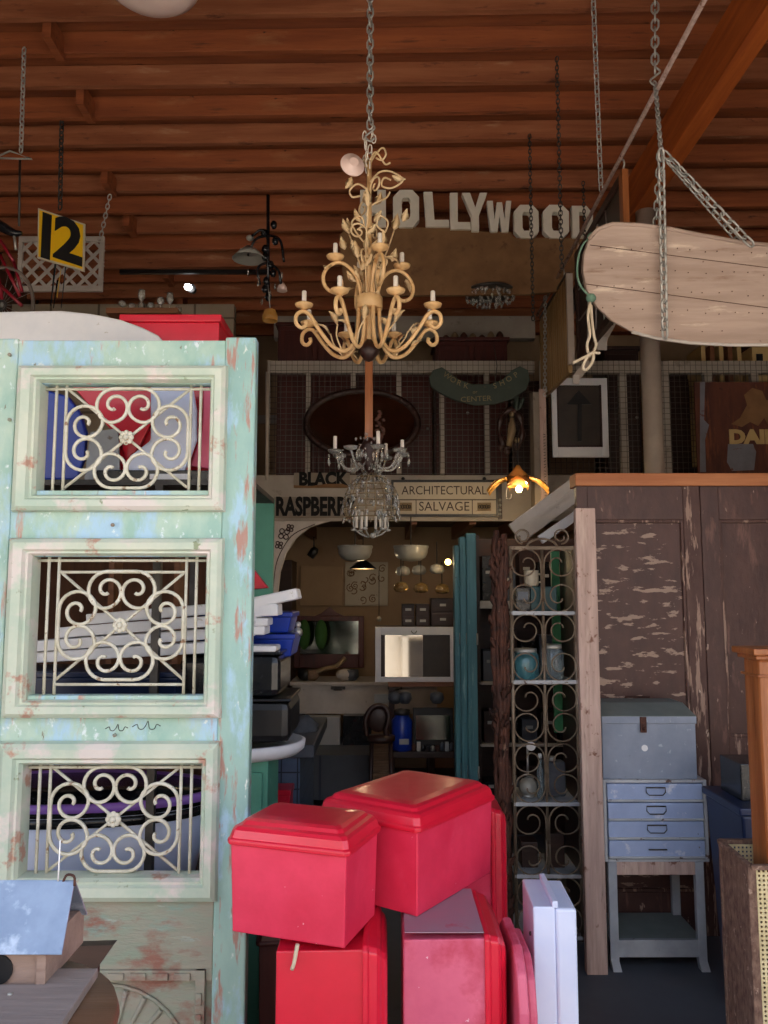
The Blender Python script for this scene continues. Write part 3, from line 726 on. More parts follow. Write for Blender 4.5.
# ---- things in the right corner
T = thing('plastic_bin', 'dark blue bin standing behind the brown wicker hamper', 'bin', (1.58, 3.3, 0))
b0 = at(712, 900, 3.2).x + .13; zt_ = Z_(808, 3.2)
m_ = MB(); m_.quadbox([Vector(p) for p in ((b0 + .03, 3.22, 0), (b0 + .42, 3.22, 0), (b0 + .42, 3.52, 0), (b0 + .03, 3.52, 0), (b0, 3.2, zt_ - .03), (b0 + .46, 3.2, zt_ - .03), (b0 + .46, 3.56, zt_ - .03), (b0, 3.56, zt_ - .03))]); m_.build('bin_body', 'navy', T, bevel=.01)
MB().box(b0 - .012, b0 + .475, 3.19, 3.57, zt_ - .03, zt_).build('bin_rim', 'navy', T, bevel=.006)
T = thing('card_box', 'small black box with a white mark on the dark blue bin', 'box', (1.5, 3.4, zt_))
a = at(722, 815, 3.5).x; MB().box(a, a + .22, 3.3, 3.5, zt_, Z_(764, 3.3)).build('box_body', 'blackplastic', T, bevel=.004)
MB().tube(crs([(a + .06, 3.297, zt_ + .09), (a + .075, 3.297, zt_ + .11), (a + .08, 3.297, zt_ + .085), (a + .09, 3.297, zt_ + .115)], 4), .003, 5).build('printed_mark', 'white', T)

# wicker hamper with the newel post standing in it
hx0 = at(750, 867, 2.36).x; zt_ = Z_(867, 2.36); hy0, hy1 = 2.36, 2.60; hx1 = hx0 + .52; xb = at(720, 846, hy1).x
T = thing('cane_hamper', 'flaked brown open hamper with cream cane lattice sides at lower right', 'hamper', ((hx0 + hx1) / 2, 2.48, 0))
def lattice(p0, p1, zA, zB, pitch=.0125, w=.0062, t=.004):
    m = MB(); p0, p1 = Vector(p0), Vector(p1); D = (p1 - p0); Ln = D.length; D.normalize(); n = int(Ln / pitch)
    for k in range(n + 1):
        c = p0 + D * (k * pitch); m.beam((c.x, c.y, zA), (c.x, c.y, zB), w, t, D.cross(Vector((0, 0, 1))))
    for k in range(int((zB - zA) / pitch) + 1):
        z = zA + k * pitch; m.beam((p0.x, p0.y, z), (p1.x, p1.y, z), t * .9, w, (0, 0, 1))
    return m
lattice((hx0 + .02, hy0 + .004, 0), (hx1 - .004, hy0 + .004, 0), .03, zt_ - .01).build('cane_panel', 'cane', T)
lattice((xb, hy1 - .004, 0), (hx1 - .004, hy1 - .004, 0), .45, zt_ - .01).build('cane_panel', 'cane', T)
m_ = MB(); m_.quadbox([Vector(p) for p in ((hx0 - .005, hy0, 0), (hx0 + .003, hy0, 0), (xb + .008, hy1, 0), (xb, hy1, 0), (hx0 - .005, hy0, zt_ - .005), (hx0 + .003, hy0, zt_ - .005), (xb + .008, hy1, zt_ - .005), (xb, hy1, zt_ - .005))])
m_.build('wicker_side', 'canebrown', T)
for (x, y) in ((hx0, hy0), (xb + .004, hy1 - .012), (hx1, hy0), (hx1, hy1 - .012)):
    MB().box(x - .008, x + .016, y - .004, y + .016, 0, zt_ + .002).build('corner_post', 'canebrown', T, bevel=.003)
for (p0, p1) in (((hx0, hy0, zt_), (hx1, hy0, zt_)), ((xb, hy1, zt_), (hx1, hy1, zt_)), ((hx0, hy0, zt_), (xb, hy1, zt_)), ((hx1, hy0, zt_), (hx1, hy1, zt_))):
    MB().beam(p0, p1, .016, .012).build('rim_rail', 'canebrown', T)
nx0 = at(749, 760, 2.45).x + .034; nzt = Z_(648, 2.45)
T = thing('newel_post', 'varnished orange-brown newel post with square cap standing in the cane hamper', 'post', (nx0 + .06, 2.49, 0))
MB().box(nx0, nx0 + .11, 2.43, 2.54, 0, nzt - .03).build('post_shaft', 'newel', T, bevel=.012)
MB().box(nx0 + .028, nx0 + .082, 2.424, 2.44, .1, nzt - .10).build('post_panel', 'newel', T, bevel=.004)
m_ = MB(); m_.box(nx0 - .012, nx0 + .122, 2.418, 2.552, nzt - .034, nzt - .02); m_.box(nx0 - .024, nx0 + .134, 2.406, 2.564, nzt - .02, nzt); m_.build('post_cap', 'newel', T, bevel=.004)
MB().box(nx0 - .006, nx0 + .116, 2.424, 2.546, nzt - .085, nzt - .078).build('post_collar', 'newel', T, bevel=.002)
# ================================================================== SCROLL GATE SHELF
YG = 3.92
gx0, gx1 = at(513, 700, YG).x, at(577, 700, YG).x; gc = (gx0 + gx1) / 2
gz = [Z_(y, YG) for y in (548, 613, 682, 804, 876, 938)]
T = thing('iron_gate_shelf', 'tall narrow shelf fronted by a scrolled iron gate', 'shelf', (gc, YG, 0))
m_ = MB()
for x in (gx0, gx1): m_.tube([(x, YG, 0), (x, YG, gz[0] + .005)], .009, 8)
G = m_.build('gate_frame', 'gate', T)
MB().tube([(gc, YG, gz[-1]), (gc, YG, gz[0])], .007, 8).build('gate_bar', 'gate', G)
for z in gz: MB().box(gx0 - .005, gx1 + .005, YG - .008, YG + .008, z - .009, z + .009).build('gate_rail', 'gate' if z == gz[0] else 'cabframe', G, bevel=.002)
hw = (gx1 - gx0) / 2
def quarter(sx, sz, cx, z, H):
    R = hw / 2 - .006
    cz = z - sz * (R + .006)          # scroll touches rail at z
    pts = [(cx + sx * .007, cz - sz * min(.09, H * .42))] + [(cx + sx * (a), cz + sz * b) for a, b in spiral(R + .008, 0, R, R * .22, 180, 180 - 520, 34, .42)]
    return [(p[0], YG - .004, p[1]) for p in pts]
bays = [(gz[i + 1], gz[i]) for i in range(5)]
mid = (gz[2] + gz[3]) / 2
cells = [bays[0], bays[1], (mid, gz[2]), (gz[3], mid), bays[3], bays[4]]
for (a, b) in cells:
    for sx in (-1, 1):
        MB().tube(quarter(sx, 1, gc, b, b - a), .0042, 6).build('scroll', 'gate', G)
        MB().tube(quarter(sx, -1, gc, a, b - a), .0042, 6).build('scroll', 'gate', G)
for s in (-1, 1):
    MB().tube([(gc + s * p[0], YG - .002, gz[0] + p[1]) for p in spiral(hw * .62, .055, .034, .012, -90, -90 + 470, 24, .5)], .0055, 6).build('crest_scroll', 'gate', G)
MB().tube([(gc + .075 * math.cos(PI * k / 14), YG - .002, gz[0] + .045 * math.sin(PI * k / 14)) for k in range(15)], .006, 6).build('crest_arch', 'gate', G)
for z in gz[1:]:
    MB().box(gx0, gx1, YG + .01, YG + .32, z - .012, z + .004).build('shelf_board', 'cabframe', T, bevel=.002)
MB().box(gx0 - .005, gx0 + .008, YG + .3, YG + .32, 0, gz[0]).build('back_post', 'gate', T)
MB().box(gx1 + .0, gx1 + .014, YG + .02, YG + .33, .0, gz[0]).build('side_panel', 'darkwood', T)
MB().box(gx1 - .046, gx1 - .004, YG + .30, YG + .325, .9, gz[0]).build('green_strip', 'greenboard', T, label='bright green upright strip')
def jar(label, px, Y, z, r, h, m, lid='steel', name='glass_jar'):
    x = px
    T = thing(name, label, 'jar', (x, Y, z))
    MB().lathe([(r * .9, 0), (r, .01), (r, h * .78), (r * .78, h * .88), (r * .78, h * .9)], (x, Y, z), 20).build('jar_body', m, T)
    MB().lathe([(r * .82, h * .88), (r * .84, h * .9), (r * .84, h), (0, h)], (x, Y, z), 20).build('jar_lid', lid, T)
s2 = gz[2] + .004
jar('blue glass jar with a metal lid on the gate shelf, wider of the pair', at(526, 660, YG + .08).x, YG + .09, s2, .065, .15, 'jarblue')
jar('clear glass jar beside the blue jar on the gate shelf', at(552, 660, YG + .1).x, YG + .10, s2, .058, .17, 'jarclear')
s1 = gz[1] + .004
T = thing('metal_box', 'teal green and black metal box on the gate shelf below the mug', 'box', (gc, YG + .15, s1))
a, b = at(515, 600, YG + .08).x, at(556, 600, YG + .08).x
MB().box(a + .075, b, YG + .06, YG + .2, s1, s1 + .125).build('box_body', 'tealdark', T, bevel=.004)
MB().box(a, a + .073, YG + .055, YG + .2, s1, s1 + .12).build('box_front', 'blackplastic', T, bevel=.004)
MB().box(a + .01, a + .06, YG + .05, YG + .056, s1 + .06, s1 + .10).build('box_window', 'greypanel', T)
mx = at(531, 570, YG + .12).x
T = thing('mug', 'cream mug with a handle on the teal green box', 'mug', (mx, YG + .12, s1 + .126))
MB().lathe([(.03, 0), (.036, .01), (.037, .08), (.033, .08), (.03, .012)], (mx, YG + .12, s1 + .126), 20).build('mug_body', 'signcream', T)
MB().tube(crs([(mx + .035, YG + .12, s1 + .19), (mx + .06, YG + .12, s1 + .18), (mx + .058, YG + .12, s1 + .155), (mx + .036, YG + .12, s1 + .145)], 4), .005, 6).build('handle', 'signcream', T)
s3 = gz[3] + .004
lx = at(528, 780, YG + .12).x
T = thing('oil_lamp', 'small pale globed lamp on the gate shelf beside the grey canister', 'lamp', (lx, YG + .12, s3))
MB().sphere((lx, YG + .12, s3 + .05), .048, (1, 1, .9), 16).build('lamp_globe', 'bowlglass', T)
MB().lathe([(.03, 0), (.035, .01), (.012, .02)], (lx, YG + .12, s3), 14).build('lamp_base', 'steel', T)
MB().tube([(lx, YG + .12, s3 + .09), (lx, YG + .12, s3 + .24)], .006, 8).build('lamp_stem', 'steel', T)
MB().lathe([(.022, 0), (.022, .006)], (lx + .01, YG + .08, s3 + .25), 16, Matrix.Rotation(PI / 2, 4, 'X')).build('lamp_dial', 'white', T)
T = thing('canister', 'grey metal canister on the gate shelf with a slim bottle in front', 'canister', (gc + .045, YG + .15, s3))
a, b = at(544, 780, YG + .12).x, at(564, 780, YG + .12).x
MB().box(a, b + .01, YG + .12, YG + .2, s3, s3 + .165).build('canister_body', 'greycloth', T, bevel=.01)
MB().lathe([(.02, .165), (.02, .185), (0, .187)], ((a + b) / 2, YG + .16, s3), 12).build('canister_cap', 'steel', T)
bx = at(540, 770, YG + .08).x
T = thing('bottle', 'slim clear bottle standing before the grey canister', 'bottle', (bx, YG + .07, s3))
MB().lathe([(.016, 0), (.018, .01), (.018, .13), (.008, .16), (.008, .20)], (bx, YG + .07, s3), 14).build('bottle_glass', 'jarclear', T)
MB().lathe([(.01, .195), (.01, .215), (0, .216)], (bx, YG + .07, s3), 10).build('bottle_cap', 'white', T)
s4 = gz[4] + .004
for k, (dx, h, lab) in enumerate(((-.07, .12, 'small dark upright box at the left of the low gate shelf'), (.06, .16, 'taller dark upright box at the right of the low gate shelf'))):
    tag(MB().box(gc + dx - .04, gc + dx + .04, YG + .1, YG + .2, s4, s4 + h).build('storage_box', 'darkwood', bevel=.004), lab, 'box')

# rusty branching column
rx = at(502, 700, 3.92).x
T = thing('rusty_column', 'rough rust-brown bundle of twisted iron standing left of the scroll gate', 'column', (rx, 3.94, 0))
for k in range(9):
    a = k * 2 * PI / 9; rr = .026; r_ = random.Random(k)
    pts = []
    for j in range(26):
        z = j / 25 * (Z_(530, 3.94) - r_.uniform(0, .06)); tw = a + z * .9 + r_.uniform(-.22, .22)
        pts.append((rx + (rr + r_.uniform(-.008, .01)) * math.cos(tw), 3.94 + rr * math.sin(tw), z))
    MB().tube(pts, [.012 + r_.uniform(-.003, .006) for _ in pts], 6).build('iron_strand', 'rust', T)
m_ = MB()
for k in range(46):
    r_ = random.Random(100 + k); z = r_.uniform(.1, 1.85); a = r_.uniform(PI, 2 * PI)
    leaf(m_, (rx + .03 * math.cos(a), 3.94 + .03 * math.sin(a), z), (math.cos(a) * .5, math.sin(a) * .5, 1), .07, .016)
m_.build('rust_flakes', 'rust', T)

# teal folded shutters
Ysh = 5.0
T = thing('folding_shutter', 'folded teal wooden shutters standing open beside the inner doorway', 'shutter', (at(467, 700, Ysh).x, Ysh, 0))
zt_ = Z_(533, Ysh)
for k, (a, b, dz, dy) in enumerate(((457, 463, -.07, .10), (462, 469, -.02, .05), (468, 478.5, 0, 0))):
    x0, x1 = at(a, 700, Ysh).x, at(b, 700, Ysh).x
    S = MB().box(x0, x1 - .004, Ysh + dy, Ysh + dy + .12, 0, zt_ + dz).build('shutter_leaf', 'tealdeep', T, bevel=.004)
    MB().box(x0 + .008, x0 + .018, Ysh + dy - .008, Ysh + dy, .02, zt_ + dz - .05).build('edge_bead', 'tealdeep', S, bevel=.002)
    for z in (.5, 1.3):
        MB().tube([(x1 - .004, Ysh + dy - .006, z), (x1 - .004, Ysh + dy - .006, z + .07)], .006, 8).build('hinge', 'steel', S)

# shelves of dark goods beyond the shutters
T = thing('bookcase', 'dark shelving with pale shelf edges behind the rusty column', 'shelf', (.95, 5.3, 0))
bx0, bx1 = at(479, 650, 5.3).x, 1.35
for x in (bx0 - .02, bx1): MB().box(x, x + .03, 5.3, 5.62, 0, 2.0).build('side_panel', 'darkwood', T)
MB().box(bx0, bx1, 5.6, 5.62, 0, 2.0).build('back_panel', 'darkwood', T)
for y in (604, 683, 745, 800):
    z = Z_(y, 5.3); MB().box(bx0, bx1, 5.3, 5.6, z - .03 if y == 604 else z - .012, z + .02 if y == 604 else z + .006).build('shelf_board', 'whitedim', T, bevel=.002)
n_ = 0
for y, hts in ((604, (.30, .22, .34, .26, .2)), (683, (.2, .34, .26, .3, .22)), (745, (.2, .24, .15, .2, .25)), (800, (.1, .12, .2, .16, .2))):
    z = Z_(y, 5.3) + (.02 if y == 604 else .006)
    row = {604: 'upper', 683: 'second', 745: 'third', 800: 'lowest'}[y]
    for k, h in enumerate(hts):
        x = bx0 + .03 + k * .125
        T = thing('storage_tin', '%s dark storage tin on the %s shelf behind the rusty column' % (('first', 'second', 'third', 'fourth', 'rightmost')[k], row), 'tin', (x + .05, 5.4, z))
        MB().box(x, x + .1, 5.34, 5.5, z, z + h).build('tin_body', ('blackplastic', 'slate', 'darkwood')[(k + n_) % 3], T, bevel=.004)
        MB().box(x + .025, x + .07, 5.336, 5.341, z + h * .6, z + h * .6 + .02).build('tin_label', 'carton', T)
    n_ += 1

# ================================================================== HANGING THINGS ON THE RIGHT
def rodpt(Y): return Vector((1.205 + (Y - 3) * .008, Y, 3.80))
rp = [at(699, 0, 2.98), at(655, 72, 3.38), at(600, 190, 4.36), at(532, 330, 6.1)]
r0, r1 = Vector((1.18, 1.2, 3.80)), Vector((1.18, 5.97, 3.75))
T = MB().tube([r0, r1], .011, 8).build('hanging_rod', 'barewood'); tag(T, 'long thin wooden rod running back overhead with chains hooked on', 'rod')
HK = 'steel'
chain('chain carrying the overhead rod, descending left of the swing board', at(593, -8, 3.75), (1.185, 4.16, 3.80), .05, .004)
chain('front chain from roof to the hanging curved board', at(655, -30, 3.30), at(655, 72, 3.30), .055, .0048, hook=True)
# swing board
YW = 3.2
outl = [(935, 290), (925, 268), (900, 254), (850, 248), (768, 246), (740, 243), (700, 236), (665, 229), (640, 226), (612, 225), (598, 230), (589, 240), (584, 255), (583, 272), (587, 290), (597, 307), (612, 321), (632, 332), (655, 338), (690, 343), (730, 345), (768, 345), (850, 344), (900, 332), (925, 312)]
cen = at(700, 290, YW)
T = thing('swing_board', 'large curved weathered wooden board hanging by chains at upper right', 'board', (cen.x, YW, cen.z - .22))
P_ = outl
tl = 0
def atl(px, py, d=0):
    a = at(px, py, 1.0); e = EYE; k = .40; dv = a - e
    t = (YW + d - k * (e.z - cen.z)) / (1 + k * dv.z); return e + dv * t
def tilt0(p, d):        # the board leans back at the top
    return Vector((p.x, YW + (p.z - cen.z) * math.tan(-tl) * -1 + d, p.z))
m_ = MB()
for d in (0,):
    P = [atl(x, y) for x, y in outl]; A = [m_.bm.verts.new(p) for p in P]; B = [m_.bm.verts.new(p + Vector((0, .033, .013))) for p in P]
    m_.bm.faces.new(A); m_.bm.faces.new(list(reversed(B)))
    for i in range(len(P)): m_.bm.faces.new((A[i], B[i], B[(i + 1) % len(P)], A[(i + 1) % len(P)]))
m_.build('plank_face', 'plankpale', T, bevel=.003)
m_ = MB(); m_.tube([p + Vector((0, .0, .004)) for p in P[4:12]], .009, 6); m_.build('edge_strip', 'plankpale', T)
m_ = MB(); m_.tube([p for p in P[17:23]], .007, 6); m_.build('edge_strip', 'whitedim', T)
m_ = MB()
for (x0, y0, x1, y1) in ((586, 284, 770, 308), (590, 245, 770, 268)):
    m_.tube([atl(x0, y0, -.001), atl(x1, y1, -.001)], .0016, 4)
m_.build('plank_joint', 'rust', T)
m_ = MB(); r_ = random.Random(5)
for k in range(60):
    x = 600 + (k % 12) * 15 + r_.uniform(-3, 3); y = 246 + (k // 12) * 20 + (k % 12) * .8 + r_.uniform(-2, 2)
    if y < 332 and x < 770: m_.sphere(atl(x, y, -.001), .0026, (1, 1, 1), 6)
m_.build('nail_heads', 'rust', T, kind='stuff')
c0 = at(655, 82, 3.26); c1 = at(661, 152, 3.02)
chain('chain below the S-hook leading down to the fork over the curved board', c0, c1, .036, .0036)
c1 = at(662, 150, 3.05)
chain('near chain hanging in front of the curved board', at(661, 150, 3.0), at(665, 337, 3.22), .05, .0055, hook=False)
chain('far short chain hanging behind the curved board', at(660, 152, 3.2), at(656, 226, 3.22), .045, .004)
chain('bright slanting chain running right to the curved board', at(663, 152, 3.02), at(752, 245, 3.06), .055, .0048)
chain('second slanting chain tucked behind the bright slanting one', at(668, 160, 3.2), at(742, 245, 3.25), .05, .004)
# green cord + cream rope
g1, g2, g3 = at(592, 237, 3.15), at(577, 268, 3.15), at(591, 298, 3.15)
m_ = MB(); m_.tube(crs([g1, at(582, 246, 3.15), g2, at(580, 285, 3.15), g3], 5), .0045, 6); m_.sphere(g1, .022, (1, .8, .9), 8); m_.sphere(g3, .022, (1, .8, .9), 8)
tag(m_.build('cord', 'ropegreen'), 'pale green knotted cord round the tip of the curved board', 'cord')
m_ = MB(); 
m_.tube(crs([at(x, y, 3.15) for x, y in ((590, 302), (588, 318), (590, 334), (587, 345), (590, 356), (596, 346), (594, 336), (592, 320), (591, 305))], 4), .006, 6)
m_.tube(crs([at(x, y, 3.14) for x, y in ((600, 353), (590, 354), (583, 366), (586, 370), (592, 363), (593, 354), (585, 357), (573, 363))], 4), .006, 6)
tag(m_.build('rope', 'rope'), 'cream rope tied in a bow, dangling from the green cord', 'rope')
a, b = at(650, 338, 3.6), at(735, 352, 4.0)
# leaded glass panel hung from the rod, seen edge-ways
Xp = 1.19
yA, yB = 3.75, 4.75
zp0, zp1 = 3.02, 3.70
T = thing('leaded_window', 'leaded glass window with wooden edge hung sideways above the curved board', 'window', (Xp, 4.25, zp0))
for (a, b) in ((yA, yA + .06), (yB - .05, yB)): MB().box(Xp - .016, Xp + .016, a, b, zp0, zp1).build('frame_stile', 'newel' if a == yA else 'darkwood', T, bevel=.003)
for (a, b) in ((zp0, zp0 + .05), (zp1 - .05, zp1)): MB().box(Xp - .015, Xp + .015, yA + .06, yB - .05, a, b).build('frame_rail', 'darkwood', T, bevel=.003)
MB().box(Xp - .003, Xp + .003, yA + .06, yB - .05, zp0 + .05, zp1 - .05).build('glass_pane', 'pane', T)
m_ = MB()
for t in (.2, .4, .6, .8):
    y = yA + .06 + t * (yB - yA - .11); m_.tube([(Xp - .005, y, zp0 + .05), (Xp - .005, y + (.1 if t < .5 else -.1), zp1 - .05)], .005, 5)
for t in (.33, .66):
    z = zp0 + .05 + t * .58; m_.tube([(Xp - .005, yA + .06, z), (Xp - .005, yB - .05, z)], .005, 5)
m_.build('lead_lines', 'steel', T)
for y in (yA + .03, yB - .03):
    m_ = MB(); m_.tube(crs([(Xp, y, 3.79), (Xp, y + .02, 3.80), (Xp, y + .015, 3.775), (Xp, y - .012, 3.75), (Xp, y - .018, 3.725), (Xp, y + .004, 3.71)], 4), .005, 6)
    tag(m_.build('s_hook', 'steel'), 'steel S-hook holding the %s end of the sideways leaded window' % ('near' if y < 4 else 'far'), 'hook')
# ribbed tan panel
yA, yB = 4.98, 5.86
T = thing('hanging_sign', 'tan ribbed hanging sign board with a slanting lower edge, seen from its side', 'sign', (Xp, 5.4, 2.98))
pz = lambda y, Y: Z_(y, Y)
poly = [(yA, pz(373, yA)), (yA, 3.66), (yB, 3.68), (yB, pz(400, yB))]
m_ = MB(); m_.prism(poly, Xp - .012, Xp + .012, 'yz'); m_.build('panel_sheet', 'corrug', T, bevel=.002)
m_ = MB()
for k in range(14):
    t = (k + .5) / 14; y = yA + t * (yB - yA); z0 = poly[0][1] + t * (poly[3][1] - poly[0][1]); m_.tube([(Xp - .014, y, z0 + .01), (Xp - .014, y, 3.65)], .008, 6)
m_.build('panel_ribs', 'corrug', T)
MB().beam((Xp, yA - .02, poly[0][1] + .05), (Xp, yA - .02, 3.66), .04, .03, (0, 1, 0)).build('edge_post', 'pipewhite', T)
MB().beam((Xp, yA, 3.67), (Xp, yB, 3.69), .03, .02).build('top_rail', 'darksteel', T)
for y in (5.1, 5.75):
    m_ = MB(); m_.tube(crs([(Xp, y, 3.78), (Xp, y + .02, 3.79), (Xp, y + .01, 3.76), (Xp, y - .012, 3.73), (Xp, y - .01, 3.70), (Xp, y + .008, 3.695)], 4), .005, 6)
    tag(m_.build('s_hook', 'steel'), 'steel S-hook holding the %s end of the ribbed tan panel' % ('near' if y < 5.5 else 'far'), 'hook')
# narrow vertical board sign with lettering on its side
T = thing('vertical_sign', 'narrow weathered wooden sign board hanging upright in front of the fascia, lettered down its edge', 'sign', (1.12, 5.6, 2.2))
a = at(545, 392, 5.6); b = at(545, 516, 5.6); xw = at(534, 450, 5.6).x
m_ = MB(); m_.prism([(5.6, b.z), (5.6, a.z), (5.75, a.z + .03), (5.75, b.z - .05)], xw, a.x, 'yz'); m_.build('board_body', 'signboard', T, bevel=.003)
MB().box(a.x - .045, a.x + .003, 5.585, 5.60, b.z + .01, a.z + .02).build('front_edge', 'barewood', T, bevel=.002)
m_ = MB(); r_ = random.Random(3)
for k in range(22):
    z = b.z + .12 + k * .022; m_.beam((a.x - .022, 5.583, z), (a.x - .008, 5.583, z + r_.uniform(-.006, .01)), .004, .004)
m_.build('lettering', 'darksteel', T)
chain('slender chain holding the narrow upright lettered board', (at(546, 300, 5.55).x, 5.58, 3.75), (at(545, 392, 5.58).x, 5.58, Z_(390, 5.58)), .035, .004, hook=True)
# thin long chains from the roof
def dropchain(px, py, Y, py2, lab, L=.034, th=.003):
    p = at(px, py, Y); q = at(px, py2, Y); q.x = p.x
    p.z = roofz(Y) + .02
    chain(lab, p, q, L, th, 'darksteel')
dropchain(556, 25, 4.15, 268, 'long thin chain hanging from the roof, passing the O beside the D')
dropchain(529, 112, 4.75, 320, 'shorter thin chain crossing the left of the two final O letters')
dropchain(583, 176, 5.2, 238, 'short dark chain end near the last white letter')
for (x, y, Y) in ((556, 25, 4.15), (529, 112, 4.75)):
    p = at(x, y, Y); tag(MB().lathe([(.008, 0), (.01, .03), (.004, .05)], p, 10).build('white_tag', 'white'), 'tiny white tag at the %s of the thin chain' % ('head' if x > 540 else 'upper end'), 'tag')
# diagonal white conduit bits
T = thing('bent_bracket', 'bent pale metal strip hanging down from under the curved board', 'bracket', at(600, 350, 4.6))
MB().beam(at(612, 322, 4.6), at(600, 345, 4.6), .05, .012, (0, 1, 0)).build('bracket_arm', 'pipewhite', T)
MB().beam(at(602, 337, 4.59), at(602, 350, 4.59), .055, .012, (0, 1, 0)).build('bracket_foot', 'whitedim', T)
T = thing('bent_bracket', 'bent pale metal strip reaching down to the arrow window frame', 'bracket', at(577, 380, 5.0))
MB().beam(at(589, 362, 5.0), at(576, 378, 5.0), .05, .012, (0, 1, 0)).build('bracket_arm', 'pipewhite', T)
MB().beam(at(576, 375, 4.99), at(576, 384, 4.99), .04, .012, (0, 1, 0)).build('bracket_foot', 'whitedim', T)

# slanting white painted boards behind the brown doors
T = thing('painted_board', 'wide slanting off-white board leaning at the corner of the brown doors', 'board', at(545, 520, 4.6))
MB().beam(at(515, 534, 4.6), at(585, 482, 4.6), .03, .13, (0, 0, 1)).build('board_plank', 'whitedim', T, bevel=.003)
MB().beam(at(519, 531, 4.58), at(582, 484, 4.58), .02, .02, (0, 0, 1)).build('board_bead', 'whitedim', T)
T = thing('painted_board', 'narrow slanting off-white strip below the wide slanting board', 'board', at(560, 525, 4.4))
MB().beam(at(540, 540, 4.4), at(584, 510, 4.4), .03, .05, (0, 0, 1)).build('board_plank', 'white', T, bevel=.003)

# ================================================================== LETTERS AND THEIR BOARD
YL = 5.25
bp = [(339, 236), (345, 229), (362, 227.5), (419, 227.5), (448, 227), (470, 230), (487, 232), (511, 232.5), (514, 238), (592, 238), (588, 262), (566, 290), (530, 294), (440, 295), (345, 296)]
PB = [at(x, y, YL) for x, y in bp]
T = MB().prism([(p.x, p.z) for p in PB], YL, YL + .03, 'xz').build('fibre_board', 'boardtan'); tag(T, 'wide brown fibre board hanging under the row of white capital letters', 'board')
def rel(ch):
    O = [(.25, 0), (.75, 0), (1, .2), (1, .8), (.75, 1), (.25, 1), (0, .8), (0, .2)]
    Oi = [(.40, .22), (.60, .22), (.66, .30), (.66, .70), (.60, .78), (.40, .78), (.34, .70), (.34, .30)]
    return {'H': ([(0, 0), (.33, 0), (.33, .38), (.66, .38), (.66, 0), (1, 0), (1, 1), (.66, 1), (.66, .62), (.33, .62), (.33, 1), (0, 1)], None),
            'O': (O, Oi), 'L': ([(0, 0), (1, 0), (1, .2), (.38, .2), (.38, 1), (0, 1)], None),
            'Y': ([(.36, 0), (.66, 0), (.66, .42), (1, 1), (.70, 1), (.52, .62), (.32, 1), (0, 1), (.36, .42)], None),
            'W': ([(.14, 0), (.42, 0), (.5, .5), (.58, 0), (.86, 0), (1, 1), (.78, 1), (.71, .42), (.62, .95), (.40, .95), (.30, .42), (.24, 1), (0, 1)], None),
            'D': ([(0, 0), (.7, 0), (1, .25), (1, .75), (.7, 1), (0, 1)], [(.34, .2), (.60, .2), (.68, .3), (.68, .7), (.60, .8), (.34, .8)])}[ch]
def letter(ch, x0, x1, y0, y1, label, skew=0):
    a, b = at(x0, y1, YL), at(x1, y0, YL); out, inn = rel(ch); m = MB()
    mp = lambda q: (a.x + (b.x - a.x) * (q[0] + skew * q[1] * .1), a.z + (b.z - a.z) * q[1])
    if inn is None: m.prism([mp(q) for q in out], YL - .02, YL + .035, 'xz')
    else:
        # ring: match vertex counts by nearest walking
        n, k = len(out), len(inn)
        if k != n: inn = inn[:] + [inn[0]] * 0
        O_ = [mp(q) for q in out]; I_ = [mp(q) for q in inn]
        if n == k:
            for i in range(n):
                j = (i + 1) % n; m.prism([O_[i], O_[j], I_[j], I_[i]], YL - .02, YL + .035, 'xz')
        bmesh.ops.remove_doubles(m.bm, verts=m.bm.verts, dist=1e-5)
        inner = [f for f in m.bm.faces if len([e for e in f.edges if len(e.link_faces) > 2]) >= 2 and abs(f.normal.y) < .1]
        dup = {}
        for f in m.bm.faces:
            if abs(f.calc_center_median().y - (YL + .0075)) < .001:
                dup.setdefault(tuple(round(v, 4) for v in f.calc_center_median()), []).append(f)
        bmesh.ops.delete(m.bm, geom=[f for v in dup.values() if len(v) > 1 for f in v], context='FACES')
    o = m.build('sign_letter', 'letter', bevel=.0025); tag(o, label, 'letter', 'white capital letters standing on the brown board')
L_ = 'chunky white capital letter '
letter('H', 360, 386, 191, 228, L_ + 'H at the row start, partly behind the ivory chandelier')
letter('O', 393, 419, 191, 228.5, L_ + 'O standing between the H and the first L')
letter('L', 426, 449, 193, 228, L_ + 'L next to the first O', -1)
letter('L', 450, 470, 194, 230.5, L_ + 'L just before the Y')
letter('Y', 462, 487, 194, 232.5, L_ + 'Y in the middle of the row')
letter('W', 487, 511, 202, 233, L_ + 'W between the Y and the paired Os')
letter('O', 514, 538, 206, 239, L_ + 'O directly after the W')
letter('O', 543, 568, 206, 239, L_ + 'O just before the D')
letter('D', 572, 592, 207, 239, L_ + 'D ending the row, beside the dark pole')
T = MB().beam(at(592, 240, 4.7), (1.25, 5.9, 3.2), .04, .04); tag(T.build('dark_pole', 'darksteel'), 'dark slanting bar beside the last white letter', 'bar')
